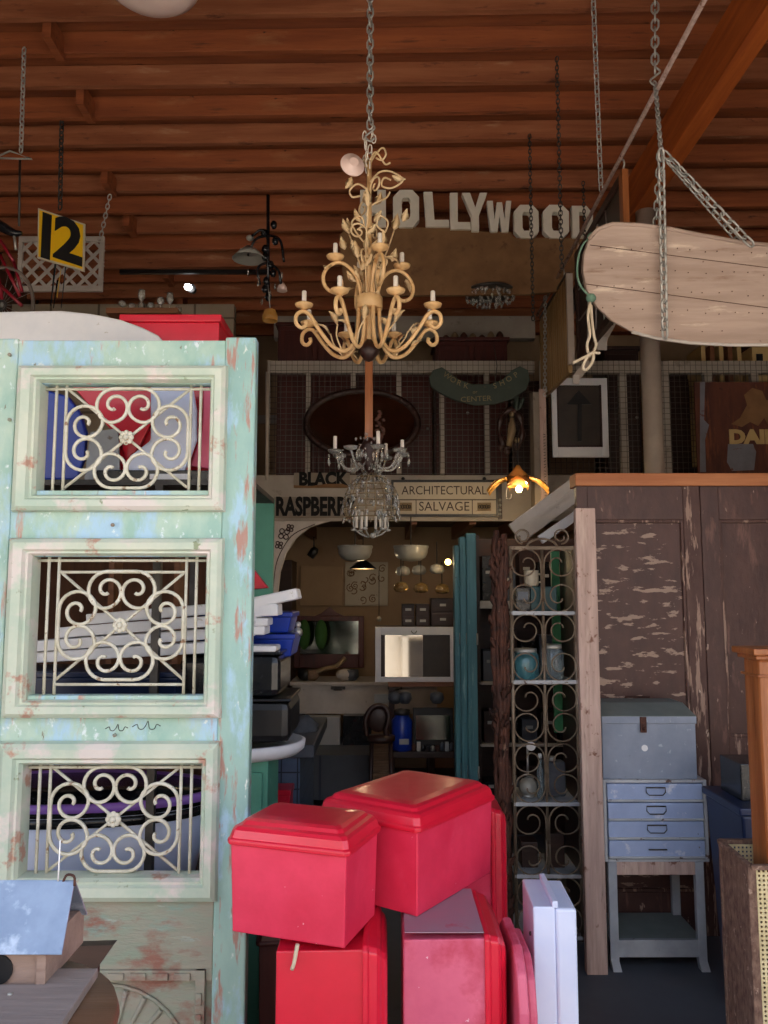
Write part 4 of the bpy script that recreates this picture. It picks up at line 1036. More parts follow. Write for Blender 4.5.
# ================================================================== IVORY CHANDELIER
YC = 3.2
cc = at(369, 300, YC); CX = cc.x
def cz(py): return Z_(py, YC)
T = thing('chandelier', 'large ivory scroll-arm chandelier with leaves and white candle tubes', 'chandelier', (CX, YC, cz(358)))
def loc(r, a, z): return Vector((CX + r * math.cos(a), YC + r * math.sin(a), z))
MB().tube([(CX, YC, cz(162)), (CX, YC, cz(340))], .011, 8).build('center_rod', 'ivory', T)
zc0, zc1 = cz(309), cz(298)
MB().lathe([(.05, zc0 - .004), (.056, zc0), (.056, zc1), (.05, zc1 + .005), (.02, zc1 + .01)], (CX, YC, 0), 24).build('collar', 'ivory', T)
MB().lathe([(.0, cz(362)), (.02, cz(360)), (.045, cz(352)), (.03, cz(346)), (.012, cz(340))], (CX, YC, 0), 16).build('bottom_bowl', 'darkwood', T)
def candle_cup(arm, p, s=1):
    MB().lathe([(.006, -.012), (.012, -.008), (.034 * s, .002), (.037 * s, .010), (.012, .007), (.011, .004)], p, 18).build('drip_pan', 'ivory', arm)
    MB().lathe([(.0095, .004), (.0095, .062), (.0075, .065), (0, .066)], p, 12).build('candle_tube', 'candle', arm)
LS = 1.08
low = [(.045, 0.0), (.05, -.09), (.062, -.155), (.10, -.192), (.15, -.175), (.20, -.115), (.235, -.062), (.262, -.05), (.285, -.066), (.288, -.10), (.268, -.118), (.25, -.105), (.252, -.09)]
for k in range(8):
    a = (k + .5) * PI / 4
    arm = MB().tube(crs([loc(r * (LS if r > .06 else 1), a, zc0 + dz) for r, dz in low], 5), [.0085] * (len(low) * 5 - 4), 7).build('lower_arm', 'ivory', T)
    candle_cup(arm, loc(.258 * LS, a, zc0 - .03))
    m_ = MB(); p = loc(.12, a, zc0 - .185)
    m_.tube(crs([p, loc(.15, a + .15, zc0 - .14), loc(.16, a + .3, zc0 - .10)], 4), .0035, 5)
    leaf(m_, loc(.16, a + .3, zc0 - .10), Vector((math.cos(a + .5), math.sin(a + .5), .9)), .065, .018, Vector((0, 0, 1)))
    leaf(m_, loc(.19, a, zc0 - .13), Vector((math.cos(a - .8), math.sin(a - .8), .4)), .05, .016, Vector((0, 0, 1)))
    m_.build('leaf_spray', 'ivorypale', arm)
up = [(.035, .0), (.05, .07), (.08, .115), (.125, .135), (.17, .115), (.195, .07), (.185, .025), (.150, .005), (.122, .022), (.118, .055), (.13, .07)]
for k in range(4):
    a = (k) * PI / 2 + .32 - PI / 2 * 1
    arm = MB().tube(crs([loc(r, a, zc1 + dz) for r, dz in up], 5), .0078, 7).build('upper_arm', 'ivory', T)
    candle_cup(arm, loc(.145, a, zc1 + .15))
    m_ = MB(); leaf(m_, loc(.17, a + .1, zc1 + .11), Vector((math.cos(a + .9), math.sin(a + .9), -.5)), .07, .018, Vector((0, 0, 1)))
    m_.build('arm_leaf', 'ivorypale', arm)
r_ = random.Random(11)
for k in range(6):      # tall stems with leaves
    a = k * 2 * PI / 6 + .2; h = (.32, .2, .3, .16, .34, .2)[k]; m_ = MB(); rr = (.12, .06, .10, .05, .11, .06)[k]
    P = [loc(.03, a, zc1), loc(.04, a, zc1 + h * .35), loc(rr * .7, a + .2, zc1 + h * .7), loc(rr, a + .3, zc1 + h)]
    m_.tube(crs(P, 5), .0035, 5)
    leaf(m_, P[3], Vector((math.cos(a) * .2, math.sin(a) * .2, 1)), .075, .02)
    for t in (1, 2):
        leaf(m_, P[t], Vector((math.cos(a + t) * .8, math.sin(a + t) * .5, .9)), .06, .017)
    m_.build('leaf_stem', 'ivorypale', T)
for k in range(6):      # curls
    a = k * PI / 3 + .1; s = 1 if k % 2 else -1
    zb_ = cz((262, 228, 205, 232, 262, 190)[k]); m_ = MB()
    sp = spiral(.045, .0, .035, .008, 180, 180 - 440, 22, .3)
    m_.tube([loc(.005, a, zb_ - .05)] + [loc(x, a, zb_ + z) for x, z in sp], .0042, 6)
    m_.build('curl', 'ivorypale', T)
def side(px, py, dy=0): p = at(px, py, YC + dy); return p
for pts in ([(370, 182), (380, 172), (392, 172), (403, 180), (392, 188), (382, 186), (384, 178), (391, 180)],
            [(368, 190), (358, 184), (350, 190), (352, 197), (360, 196)], [(368, 176), (372, 160), (382, 148), (386, 154), (382, 160), (376, 158)],
            [(366, 215), (372, 205), (386, 198), (390, 192)], [(366, 245), (356, 232), (352, 222), (360, 216), (364, 224), (357, 230)],
            [(372, 245), (384, 234), (388, 222), (380, 216), (377, 225), (384, 232)], [(370, 160), (376, 152), (385, 164), (390, 163)]):
    MB().tube(crs([side(x, y, .01 * (i % 3 - 1)) for i, (x, y) in enumerate(pts)], 5), .0042, 6).build('curl', 'ivorypale', T)
for (x, y, dx, dz_) in ((352, 177, -.5, -1), (368, 205, -.3, 1), (376, 205, .4, 1), (392, 176, 1, -.3), (366, 168, .1, 1), (348, 232, -.4, 1), (403, 222, .3, 1), (360, 222, -.4, 1), (374, 222, .5, .8), (345, 250, -.3, 1), (392, 262, .3, 1),
    (356, 282, -.5, .6), (378, 290, -.2, -1), (374, 272, .4, 1), (366, 268, -.3, 1), (366, 250, .1, 1), (371, 285, .1, 1), (362, 292, -.2, 1)):
    m_ = MB(); leaf(m_, side(x, y, r_.uniform(-.03, .03)), (dx, 0, dz_), .06, .017); m_.build('leaf', 'ivorypale', T)
m_ = MB(); cr = at(352, 166, YC - .03)
m_.lathe([(.048, 0), (.052, .006), (.050, .012), (.040, .012), (.036, .020), (.022, .022), (.02, .03)], cr, 32, Matrix.Rotation(math.radians(84), 4, 'X') @ Matrix.Rotation(math.radians(18), 4, 'Y')); m_.build('ceiling_rose', 'milk', T, label='pinkish round ceiling rose hanging loose at the head')
chain('sturdy steel chain from the roof down to the ivory chandelier', (CX + .003, YC, roofz(YC)), (CX + .003, YC, cz(128)), .05, .0045, hook=True)
m_ = MB()
for k in range(12):
    r2 = random.Random(k); c = side(369 + r2.uniform(-6, 5), 132 + k * 3.4, r2.uniform(-.02, .02)); an = r2.uniform(0, PI)
    m_.tube([c + Vector((.011 * math.cos(t) * math.cos(an), .011 * math.cos(t) * math.sin(an), .02 * math.sin(t))) for t in [j * PI / 4 for j in range(8)]], .003, 5, True)
m_.build('spare_chain', 'candle', T)

# crystal chandelier with wooden rod
Y2 = 3.75
K = at(369, 455, Y2)
def z2(py): return Z_(py, Y2)
T = thing('chandelier', 'clear crystal chandelier with white candles hanging below the ivory one on an orange rod', 'chandelier', (K.x, Y2, z2(475)))
MB().box(K.x - .020, K.x + .018, Y2 - .018, Y2 + .018, z2(440), z2(338)).build('wooden_rod', 'newel', T, bevel=.003)
MB().lathe([(.0, z2(474)), (.02, z2(470)), (.045, z2(462)), (.03, z2(455)), (.045, z2(448)), (.02, z2(438))], (K.x, Y2, 0), 16).build('center_body', 'darkwood', T)
zz = z2(462)
def l2(r, a, z): return Vector((K.x + r * math.cos(a), Y2 + r * math.sin(a), z))
for k in range(8):
    a = (k + .35) * PI / 4
    A = MB().tube(crs([l2(.03, a, zz), l2(.07, a, zz - .035), (l2(.12, a, zz - .03)), l2(.155, a, zz + .02), l2(.16, a, zz + .035)], 5), .0055, 6).build('glass_arm', 'glass', T)
    MB().lathe([(.006, 0), (.03, .008), (.034, .02), (.028, .012), (.01, .01)], l2(.165, a, zz + .03), 14).build('crystal_bobeche', 'glass', A)
    if k % 2 == 0 or k == 1: MB().lathe([(.009, .02), (.009, .085), (0, .088)], l2(.165, a, zz + .03), 10).build('candle_tube', 'candle', A)
    m_ = MB()
    for j in range(4):
        b = a + (j - 1.5) * .3; rr = .19 if j % 2 else .15
        m_.lathe([(.001, -.035), (.007, -.02), (.004, -.006), (.001, 0)], l2(rr, b, zz + .028 - .012 * (j % 2)), 6)
        m_.sphere(l2(rr, b, zz + .03), .004, (1, 1, 1), 6)
    m_.build('crystal_drops', 'glass', A, kind='stuff')
m_ = MB()
for k in range(70):
    r2 = random.Random(k + 50); a = r2.uniform(0, 2 * PI); rr = r2.uniform(.02, .07)
    m_.sphere(l2(rr, a, z2(r2.uniform(436, 470))) , .0055, (1, 1, 1.6), 6)
m_.build('bead_strings', 'glass', T, kind='stuff')
m_ = MB()
for k in range(30):
    r2 = random.Random(k + 9); m_.sphere((K.x + .05 + r2.uniform(-.02, .02), Y2 + r2.uniform(-.02, .02), z2(412 + k * 1.5)), .011, (1, .8, .7), 6)
tag(m_.build('coral_strand', 'rust'), 'rusty orange clustered strand hanging beside the crystal chandelier rod', 'strand')

# beaded basket chandelier below
Y3 = 3.85; K3 = at(371, 500, Y3)
def z3(py): return Z_(py, Y3)
def l3(r, a, z): return Vector((K3.x + r * math.cos(a), Y3 + r * math.sin(a), z))
T = thing('chandelier', 'basket-shaped beaded chandelier with down-hanging tubes above the inner doorway', 'chandelier', (K3.x, Y3, z3(540)))
prof = [(.03, 474), (.07, 478), (.105, 486), (.125, 496), (.13, 508), (.122, 518)]
m_ = MB()
for k in range(18):
    a = k * 2 * PI / 18; m_.tube(crs([l3(r, a, z3(y)) for r, y in prof], 3), .0022, 4)
for r, y in prof: m_.tube([l3(r, j * PI / 12, z3(y)) for j in range(24)], .0028, 4, True)
m_.build('wire_basket', 'skin', T)
m_ = MB(); 
for k in range(210):
    r2 = random.Random(k + 500); t = r2.uniform(0, 4.99); i_ = int(t); f = t - i_
    r = prof[i_][0] * (1 - f) + prof[i_ + 1][0] * f; y = prof[i_][1] * (1 - f) + prof[i_ + 1][1] * f; a = r2.uniform(0, 2 * PI)
    if k % 3 == 0: leaf(m_, l3(r * 1.03, a, z3(y)), (math.cos(a) * .3, math.sin(a) * .3, -1), .035, .009)
    else: m_.sphere(l3(r * 1.03, a, z3(y)), .0062, (.9, .9, 1.7), 6)
m_.build('bead_cover', 'glass', T, kind='stuff')
for k in range(6):
    a = k * PI / 3 + .2; p = l3(.07, a, z3(520))
    A = MB().tube(crs([l3(.075, a, z3(512)), l3(.085, a, z3(526)), l3(.06, a, z3(533)), l3(.02, a, z3(537))], 4), .004, 6).build('lower_arm', 'bowlglass', T)
    MB().lathe([(.007, 0), (.007, .085)], l3(.07, a, z3(528)), 8).build('candle_tube', 'candle', A)
    MB().sphere(l3(.085, a, z3(530)), .014, (1, 1, .5), 8).build('metal_flower', 'steel', A)
MB().sphere((K3.x + .01, Y3 - .03, z3(536)), .014, (1, 1, 1), 12).build('end_ball', 'bowlglass', T)
chain('short dark chain between the crystal chandelier and the beaded basket', (K3.x, Y3 - .04, z3(455)), (K3.x, Y3, z3(474)), .03, .003, 'darksteel')

# ================================================================== MEZZANINE RAILING
zr = Z_(361, YM), Z_(373, YM); zm0 = Z_(474, YM)
xL = X_(270, 400, YM)
def railing(x0, x1, posts, label):
    T = thing('railing', label, 'railing', ((x0 + x1) / 2, YM, zm0))
    MB().box(x0, x1, YM - .01, YM + .05, zr[1], zr[0]).build('top_rail', 'fascia', T, bevel=.004)
    for px in posts:
        x = at(px, 420, YM).x; w_ = .018 if px < 610 else .03
        MB().box(x - w_, x + w_, YM + .0, YM + .045, zm0, zr[1]).build('railing_post', 'fascia', T, bevel=.003)
    m_ = MB(); n = int((x1 - x0) / .042)
    for k in range(n + 1): x = x0 + k * .042; m_.beam((x, YM - .016, zm0 - .0), (x, YM - .016, zr[0] - .003), .0032, .0032, (0, 1, 0))
    z = zm0
    while z < zr[0]: m_.beam((x0, YM - .02, z), (x1, YM - .02, z), .0032, .0032); z += .042
    m_.build('wire_mesh', 'wire', T)
    MB().box(x0 - .02, x0, YM - .02, YM + .02, zm0, zr[0]).build('end_post', 'fascia', T)
    return T
railing(xL, at(535, 400, YM).x, (308, 353, 399, 442, 487), 'white railing with wire mesh behind the oval mirror')
railing(at(540, 400, YM).x + .02, 3.2, (624, 667, 710, 757), 'white railing with wire mesh at right, behind the round column')
# conduit at the left end
tag(MB().tube([at(267, 372, 5.9), at(267, 480, 5.9)], .012, 8).build('conduit_pipe', 'pipewhite'), 'slim vertical pipe at the left end of the railing', 'pipe')

# stored furniture behind the railing (rising above the rail)
YF = 6.5
def wardrobe(px0, px1, py0, label, m='redwood', depth=.4, doors=2, Y=YF):
    x0, x1 = at(px0, 400, Y).x, at(px1, 400, Y).x; z1 = Z_(py0, Y)
    T = thing('wardrobe', label, 'cabinet', ((x0 + x1) / 2, Y, zt - .03))
    b = zt - .03
    MB().box(x0, x1, Y, Y + depth, b, z1).build('cabinet_body', m, T, bevel=.005)
    MB().box(x0 - .02, x1 + .02, Y - .02, Y + depth, z1, z1 + .03).build('cornice', m, T, bevel=.005)
    for k in range(doors):
        a = x0 + (x1 - x0) * k / doors + .02; c = x0 + (x1 - x0) * (k + 1) / doors - .02
        D = MB().box(a, c, Y - .018, Y, b + .05, z1 - .04).build('door', m, T, bevel=.006)
        MB().box(a + .05, c - .05, Y - .024, Y - .018, b + .1, z1 - .09).build('door_panel', m, D, bevel=.004)
        MB().sphere((c - .02, Y - .03, (b + z1) / 2), .012, (1, 1, 1), 8).build('knob', 'steel', D)
    return T
wardrobe(277, 352, 326, 'dark red wardrobe at the left behind the railing, its plain head above the rail')
wardrobe(356, 432, 372, 'low dark red cabinet behind the oval mirror', depth=.3)
wardrobe(436, 508, 341, 'reddish brown cabinet behind the green sign, lying above the rail', 'redwood')
wardrobe(512, 548, 385, 'narrow dark cabinet behind the carved figure', 'darkwood', doors=1)
wardrobe(606, 640, 350, 'dark cabinet left of the round column behind the railing', 'darkwood', doors=1)
wardrobe(668, 770, 375, 'wide dark cabinet behind the rusted sign', 'darkwood')
# upstairs back shelf with clutter
YU = 6.93
tag(MB().box(at(274, 320, YU).x, at(535, 320, YU).x, YU, YU + .1, Z_(338, YU), Z_(316, YU)).build('storage_board', 'fascia'), 'long off-white board along the upstairs rear above the cabinets', 'board')
r_ = random.Random(21)
for k in range(7):
    x = at(446 + k * 9, 350, 6.62).x; h = .05 + .05 * r_.random(); z = Z_(341, YF) + .03
    o = MB().lathe([(.02, 0), (.035, .02), (.03, h * .7), (.012, h)], (x, 6.62, z), 10).build('ornament', 'skin' if k % 2 else 'rust'); tag(o, 'small dim %s ornament, %s in the row along the reddish brown cabinet' % (('rusty', 'tan')[k % 2], ('first', 'second', 'third', 'fourth', 'fifth', 'sixth', 'last')[k]), 'ornament')
# crates at the right upstairs
for k in range(5):
    x = at(701 + k * 9, 350, 6.2).x
    tag(MB().box(x, x + .035, 6.2, 6.5, zr[0] - .75, Z_(345, 6.2)).build('wooden_paling', 'midwood' if k % 2 else 'mustard', bevel=.003), '%s upright tan paling rising over the rail at right' % ('first', 'second', 'third', 'fourth', 'fifth')[k], 'paling')
x = at(752, 350, 6.1).x
T = thing('wooden_crate', 'tan wooden crate with a dark handle hole over the right rail', 'crate', (x + .15, 6.25, zt))
MB().box(x, x + .35, 6.1, 6.45, zt, Z_(346, 6.1)).build('crate_body', 'mustard', T, bevel=.004)
MB().box(x + .03, x + .08, 6.095, 6.11, Z_(361, 6.1), Z_(354, 6.1)).build('handle_hole', 'black', T)

# oval mirror
ym = 5.86; mc = at(362, 423, ym); ma, mb_ = 55 * ym / 800, 33 * ym / 800
T = thing('oval_mirror', 'large oval mirror in a dark rope-carved frame fixed on the railing', 'mirror', (mc.x, ym, mc.z - mb_))
tiltm = Matrix.Translation(mc) @ Matrix.Rotation(math.radians(-9), 4, 'X')
pts = [tiltm @ Vector((ma * 1.03 * math.cos(t), 0, mb_ * 1.06 * math.sin(t))) for t in [j * 2 * PI / 56 for j in range(56)]]
Fm = MB().tube(pts, .026, 8, True).build('mirror_frame', 'darkwood', T)
m_ = MB()
for j in range(56):
    if j % 2: m_.sphere(pts[j] + Vector((0, -.014, 0)), .022, (1, .7, 1), 6)
m_.build('rope_carving', 'darkwood', Fm)
m_ = MB(); m_.prism([(ma * math.cos(t), mb_ * math.sin(t)) for t in [j * 2 * PI / 56 for j in range(56)]], -.004, .004, 'xz'); m_.xform(tiltm); m_.build('mirror_glass', 'mirrordark', T)

# arrow window
ya = 5.7
T = thing('window_frame', 'old white framed window painted with a dark up arrow hanging left of the round column', 'window', at(580, 457, ya))
a, b = at(553, 457, ya), at(607, 378, ya); c, d = at(558, 447, ya), at(601, 385, ya)
for (x0, x1, z0, z1) in ((a.x, c.x, a.z, b.z), (d.x, b.x, a.z, b.z), (c.x, d.x, a.z, c.z), (c.x, d.x, d.z, b.z)):
    MB().box(x0, x1, ya, ya + .03, z0, z1).build('sash_bar', 'white', T, bevel=.003)
MB().box(c.x, d.x, ya + .014, ya + .02, c.z, d.z).build('glass_pane', 'pane', T)
q = [at(x, y, ya) for x, y in ((578, 441), (578, 404), (567, 404), (579, 390), (592, 404), (582, 404), (582, 441))]
MB().prism([(p.x, p.z) for p in q], ya + .008, ya + .014, 'xz').build('painted_arrow', 'black', T)
m_ = MB(); 
for x0, x1 in ((c.x, c.x + .012), (d.x - .012, d.x)): m_.box(x0, x1, ya - .002, ya + .012, c.z, d.z)
m_.box(c.x, d.x, ya - .002, ya + .012, c.z, c.z + .015); m_.build('brown_bead', 'darkwood', T)

# rusted dairy sign
yd = 5.82
a, b = at(698, 472, yd), at(698, 382, yd)
x1 = a.x + 1.25
T = thing('tin_sign', 'rusted tin sign with pale capital letters at the right of the railing', 'sign', ((a.x + x1) / 2, yd, a.z))
MB().box(a.x, x1, yd, yd + .02, a.z - .05, b.z).build('sign_sheet', 'rustsign', T, bevel=.002)
m_ = MB(); q = [at(x, y, yd) for x, y in ((700, 382), (705, 382), (704, 420), (709, 425), (705, 440), (706, 472), (700, 472))]
m_.prism([(p.x, p.z) for p in q], yd - .002, yd, 'xz')
q = [at(x, y, yd) for x, y in ((728, 444), (753, 444), (756, 452), (754, 470), (732, 471), (727, 462))]
m_.prism([(p.x, p.z) for p in q], yd - .002, yd, 'xz'); m_.build('bare_patch', 'tinblue', T)
hL = at(0, 431, yd).z - at(0, 444, yd).z
tc_ = at(721, 437.5, yd)
text_mesh('DAIRY', hL * 1.42, .006, 'lettering', 'mustard', T, FACE((tc_.x + .285, yd - .003, tc_.z)), bold=.008, sx=1.14)
m_ = MB(); q = [at(x, y, yd) for x, y in ((731, 424), (740, 418), (747, 405), (744, 395), (752, 388), (762, 391), (766, 400), (790, 402), (790, 428), (770, 428), (764, 418), (758, 426), (750, 422), (742, 427))]
m_.prism([(p.x, p.z) for p in q], yd - .004, yd, 'xz'); m_.build('faded_picture', 'boardtan', T)

# ---- green crescent sign
yg = 5.55
top = [(429, 378), (433, 370), (442, 367), (449, 372), (458, 379), (472, 384), (490, 384), (503, 379), (512, 370), (520, 366), (528, 370), (530, 380)]
bot = [(526, 390), (512, 399), (495, 404), (475, 405), (455, 400), (440, 393), (431, 386)]
P = [at(x, y, yg) for x, y in top + bot]
T = thing('crescent_sign', 'dark green crescent-shaped sign with faded hand lettering on the railing', 'sign', at(480, 405, yg))
MB().prism([(p.x, p.z) for p in P], yg, yg + .03, 'xz').build('sign_board', 'green', T, bevel=.004)
for i, (ch, x, y, rot) in enumerate((('W', 447, 376, -35), ('O', 453, 380, -30), ('R', 459, 383, -20), ('K', 466, 386, -12), ('S', 495, 386, 12), ('H', 502, 383, 20), ('O', 509, 379, 28), ('P', 516, 375, 34))):
    text_mesh(ch, .055, .003, 'painted_letter', 'greenlet', T, FACE(at(x, y, yg - .003), math.radians(rot)))
text_mesh('or', .035, .003, 'painted_letter', 'greenlet', T, FACE(at(475, 392, yg - .003), .1))
text_mesh('CENTER', .052, .003, 'painted_letter', 'greenlet', T, FACE(at(476, 399, yg - .003), .05), sx=1.15)
MB().tube([at(495, 384, yg), at(497, 366, yg), at(494, 345, yg)], .003, 5).build('hanging_wire', 'darksteel', T)

# ---- carved figure
yf = 5.6
o = at(512, 425, yf)
T = thing('carved_figure', 'dark carved openwork figure in front of the railing over the amber lamp', 'sculpture', at(512, 455, yf))
m_ = MB()
P = lambda x, y, d=0: at(x, y, yf + d)
m_.tube(crs([P(504, 448), P(499, 430), P(503, 415), P(512, 410), P(519, 416), P(522, 430), P(520, 445)], 5), [.02 + .008 * math.sin(i) for i in range(31)], 8)
m_.tube(crs([P(508, 425, -.02), P(512, 420, -.03), P(516, 426, -.02), P(511, 432, -.03), P(508, 428, -.02)], 4), .01, 6)
for k in range(8): 
    r2 = random.Random(k + 70); m_.sphere(P(500 + r2.random() * 20, 440 + r2.random() * 12), .022, (1, .7, 1.3), 8)
m_.build('figure_wings', 'darkwood', T)
m_ = MB(); m_.sphere(P(512, 414, -.03), .018, (1, 1, 1.2), 10); m_.tube([P(512, 418, -.03), P(512, 430, -.03), P(509, 446, -.02)], [.014, .03, .02], 8); m_.sphere(P(517, 440, -.04), .022, (1, .8, 1), 8); m_.build('figure_body', 'skin', T)
leafm = MB(); leaf(leafm, P(516, 412), (.1, 0, 1), .13, .03); leaf(leafm, P(519, 410), (.4, 0, 1), .10, .02); leafm.build('figure_plume', 'green', T)

# ---- amber petal lamp
yl = 5.3; lc = at(518, 480, yl)
T = thing('petal_lamp', 'amber petal-shaded lamp with a lit bare bulb before the fascia', 'lamp', at(518, 495, yl))
for k in range(8):
    a = k * PI / 4 + .2; m_ = MB(); p = lc + Vector((.05 * math.cos(a), .05 * math.sin(a), .03))
    leaf(m_, p, (math.cos(a), math.sin(a), -.55), .14 + .06 * (k in (7, 3, 0, 4)), .035, Vector((0, 0, 1))); m_.build('glass_petal', 'glassgold', T)
MB().lathe([(.012, .10), (.03, .07), (.07, .03), (.075, -.045), (.07, -.045), (.05, .02)], lc, 16).build('lamp_shade', 'glassgold', T)
bp_ = at(519, 489, yl - .02)
MB().sphere(bp_, .022, (1, 1, 1.1), 12).build('light_bulb', 'bulbon', T)
MB().tube([lc + Vector((0, 0, .08)), lc + Vector((0, 0, .3))], .004, 6).build('lamp_cord', 'black', T)
MB().tube(crs([at(507, 484, yl), at(506, 497, yl), at(510, 499, yl), at(511, 494, yl)], 4), .0035, 5).build('wire_loop', 'black', T)
bulb_light('lamp_light', bp_ + Vector((0, -.04, -.02)), 4)

# ---- signs on fascia
ysn = YM - .012
def board_sign(name, label, x0, y0, x1, y1, m, txts, edge=None):
    a, b = at(x0, y1, ysn), at(x1, y0, ysn)
    T = thing(name, label, 'sign', ((a.x + b.x) / 2, ysn, a.z))
    MB().box(a.x, b.x, ysn - .012, ysn + .01, a.z, b.z).build('sign_board', m, T, bevel=.002)
    return T, a, b
T, a, b = board_sign('small_sign', 'small battered board reading BLACK above the larger berry board', 294, 473, 350, 488, 'signboard', None)
text_mesh('BLACK', .135, .006, 'lettering', 'ink', T, FACE(((a.x + b.x) / 2 + .005, ysn - .014, (a.z + b.z) / 2 + .005)), sx=.86, bold=.007)
m_ = MB(); m_.prism([(a.x, a.z), (b.x, a.z), (b.x, a.z + .01), (b.x - .06, a.z + .03), (b.x - .18, a.z + .028), (b.x - .3, a.z + .012), (a.x, a.z + .02)], ysn - .018, ysn - .012, 'xz'); m_.build('flaked_strip', 'boardtan', T)
T, a, b = board_sign('long_sign', 'long aged board reading RASPBERRY, partly behind the beaded basket', 274, 497, 356, 518, 'signboard', None)
text_mesh('RASPBERRY', .19, .006, 'lettering', 'ink', T, FACE(((a.x + b.x) / 2 + .005, ysn - .014, (a.z + b.z) / 2)), sx=.62, bold=.008)
T, a, b = board_sign('framed_sign', 'framed cream sign reading ARCHITECTURAL SALVAGE on the fascia', 393, 482, 496, 515, 'signcream', None)
m_ = MB(); e = .014
for (x0, x1, z0, z1) in ((a.x - e, a.x + e * .3, a.z - e, b.z + e), (b.x - e * .3, b.x + e, a.z - e, b.z + e), (a.x, b.x, a.z - e, a.z + e * .3), (a.x, b.x, b.z - e * .3, b.z + e)): m_.box(x0, x1, ysn - .022, ysn + .008, z0, z1)
m_.build('sign_frame', 'black', T)
zmid = at(400, 500, ysn).z; m_ = MB(); m_.box(a.x, b.x, ysn - .014, ysn - .011, zmid - .004, zmid + .004)
xq = at(416, 500, ysn).x, at(472, 500, ysn).x
for x in xq: m_.box(x - .003, x + .003, ysn - .014, ysn - .011, a.z, zmid)
m_.build('ruled_lines', 'darkwood', T)
A_ = at(444, 491, ysn); text_mesh('ARCHITECTURAL', .093, .004, 'lettering', 'darkwood', T, FACE((A_.x, ysn - .013, A_.z)), sx=.88)
A_ = at(444, 507, ysn); text_mesh('SALVAGE', .098, .004, 'lettering', 'darkwood', T, FACE((A_.x, ysn - .013, A_.z)), sx=.95)
for x in (405, 484):
    o = at(x, 507, ysn); m_ = MB(); m_.box(o.x - .052, o.x + .052, ysn - .014, ysn - .0115, o.z - .032, o.z + .032); S = m_.build('ornament_tile', 'skin', T)
    m_ = MB()
    for k in range(5): m_.tube([(o.x - .036 + k * .018 + .008 * math.cos(t), ysn - .016, o.z + .016 * math.sin(t) * (1 if k % 2 else .7)) for t in [j * PI / 4 for j in range(8)]], .0028, 4, True)
    m_.build('leaf_ornament', 'black', S)
for x in (403, 484):
    o = at(x, 479, ysn); tag(MB().sphere((o.x, ysn - .014, o.z), .014, (1, 1, 1), 8).build('hook_ball', 'black'), 'small dark hook above the %s corner of the framed cream sign' % ('left' if x < 440 else 'right'), 'hook')
T = thing('studded_strip', 'dark strip with a column of small bright studs right of the framed sign', 'strip', at(500, 516, ysn))
o = at(500, 500, ysn); MB().box(o.x - .014, o.x + .014, ysn - .01, ysn + .01, at(500, 519, ysn).z, at(500, 480, ysn).z).build('strip_body', 'darkwood', T)
for y in (500, 505, 510, 514):
    p = at(500, y, ysn - .012); MB().sphere(p, .011, (1, .6, 1), 8).build('stud', 'bowlglass', T)

# ---- arched bracket in corner + green-teal board
yb_ = 5.9
pts = [(270, 521), (330, 521), (310, 527), (296, 538), (286, 553), (280, 572), (277, 600), (270, 600)]
P = [at(x, y, yb_) for x, y in pts]
T = thing('arched_bracket', 'cream corner bracket with curved edge and clover carving at the doorway head', 'bracket', at(290, 600, yb_))
MB().prism([(p.x, p.z) for p in P], yb_, yb_ + .05, 'xz').build('bracket_board', 'whitedim', T, bevel=.003)
m_ = MB()
for (x, y, r) in ((284, 534, .030), (290, 528, .02), (279, 545, .02)):
    for k in range(4):
        a = k * PI / 2 + .6; c = at(x, y, yb_ - .003); m_.tube([c + Vector((r * .9 * math.cos(a) + r * .6 * math.cos(t), 0, r * .9 * math.sin(a) + r * .6 * math.sin(t))) for t in [j * PI / 4 for j in range(8)]], .004, 4, True)
m_.tube(crs([at(273, 590, yb_), at(276, 565, yb_), at(283, 548, yb_), at(294, 534, yb_), at(315, 524, yb_)], 5), .004, 5)
m_.build('clover_carving', 'darkwood', T)
yt = 4.42
a, b = at(254, 640, yt), at(274, 499, yt)
tag(MB().box(at(240, 500, yt).x, b.x, yt, yt + .04, 0, b.z).build('painted_board', 'tealboard', bevel=.004), 'green-teal painted board standing upright behind the carved door edge', 'board')
m_ = MB(); P = [at(x, y, 3.3) for x, y in ((244, 565), (254, 570), (268, 588), (244, 590))]
m_.prism([(p.x, p.z) for p in P], 3.3, 3.34, 'xz'); tag(m_.build('red_wedge', 'red', bevel=.003), 'small red pointed piece peeking out beside the carved door', 'piece')
# ================================================================== UPPER LEFT
y12 = 4.55
P = [at(x, y, y12) for x, y in ((38, 208), (81, 219), (80, 267), (37, 258))]
T = thing('number_sign', 'yellow hanging sign with a black number twelve at upper left', 'sign', at(59, 262, y12))
def dq(P, d): return [Vector((p.x, p.y + d + (p.x - P[0].x) * .25, p.z)) for p in P]
m_ = MB(); m_.quadbox(dq(P, 0) + dq(P, .012)); m_.build('sign_rim', 'signcream', T)
c = sum(P, Vector()) / 4; P2 = [c + (p - c) * .93 for p in P]
m_ = MB(); m_.quadbox(dq(P2, -.003) + dq(P2, .0)); m_.build('sign_face', 'yellow', T)
ex = (P[1] - P[0]).normalized(); ey = Vector((0, 0, 1))
TT = Matrix((( ex.x, 0, 0, 0), (.25 * ex.x, 0, -1, 0), (ex.z, 1, 0, 0), (0, 0, 0, 1)))
q = dq([P[0], at(66, 240, y12)], -.005)[1]
TT.translation = q + Vector((.0, -.004, 0)); text_mesh('2', .36, .004, 'numeral', 'black', T, TT, sx=.92, bold=.012)
m_ = MB(); q = dq([P[0]] + [at(x, y, y12) for x, y in ((42.5, 211.5), (51, 214), (49, 259), (40.5, 257))], -.006)[1:]
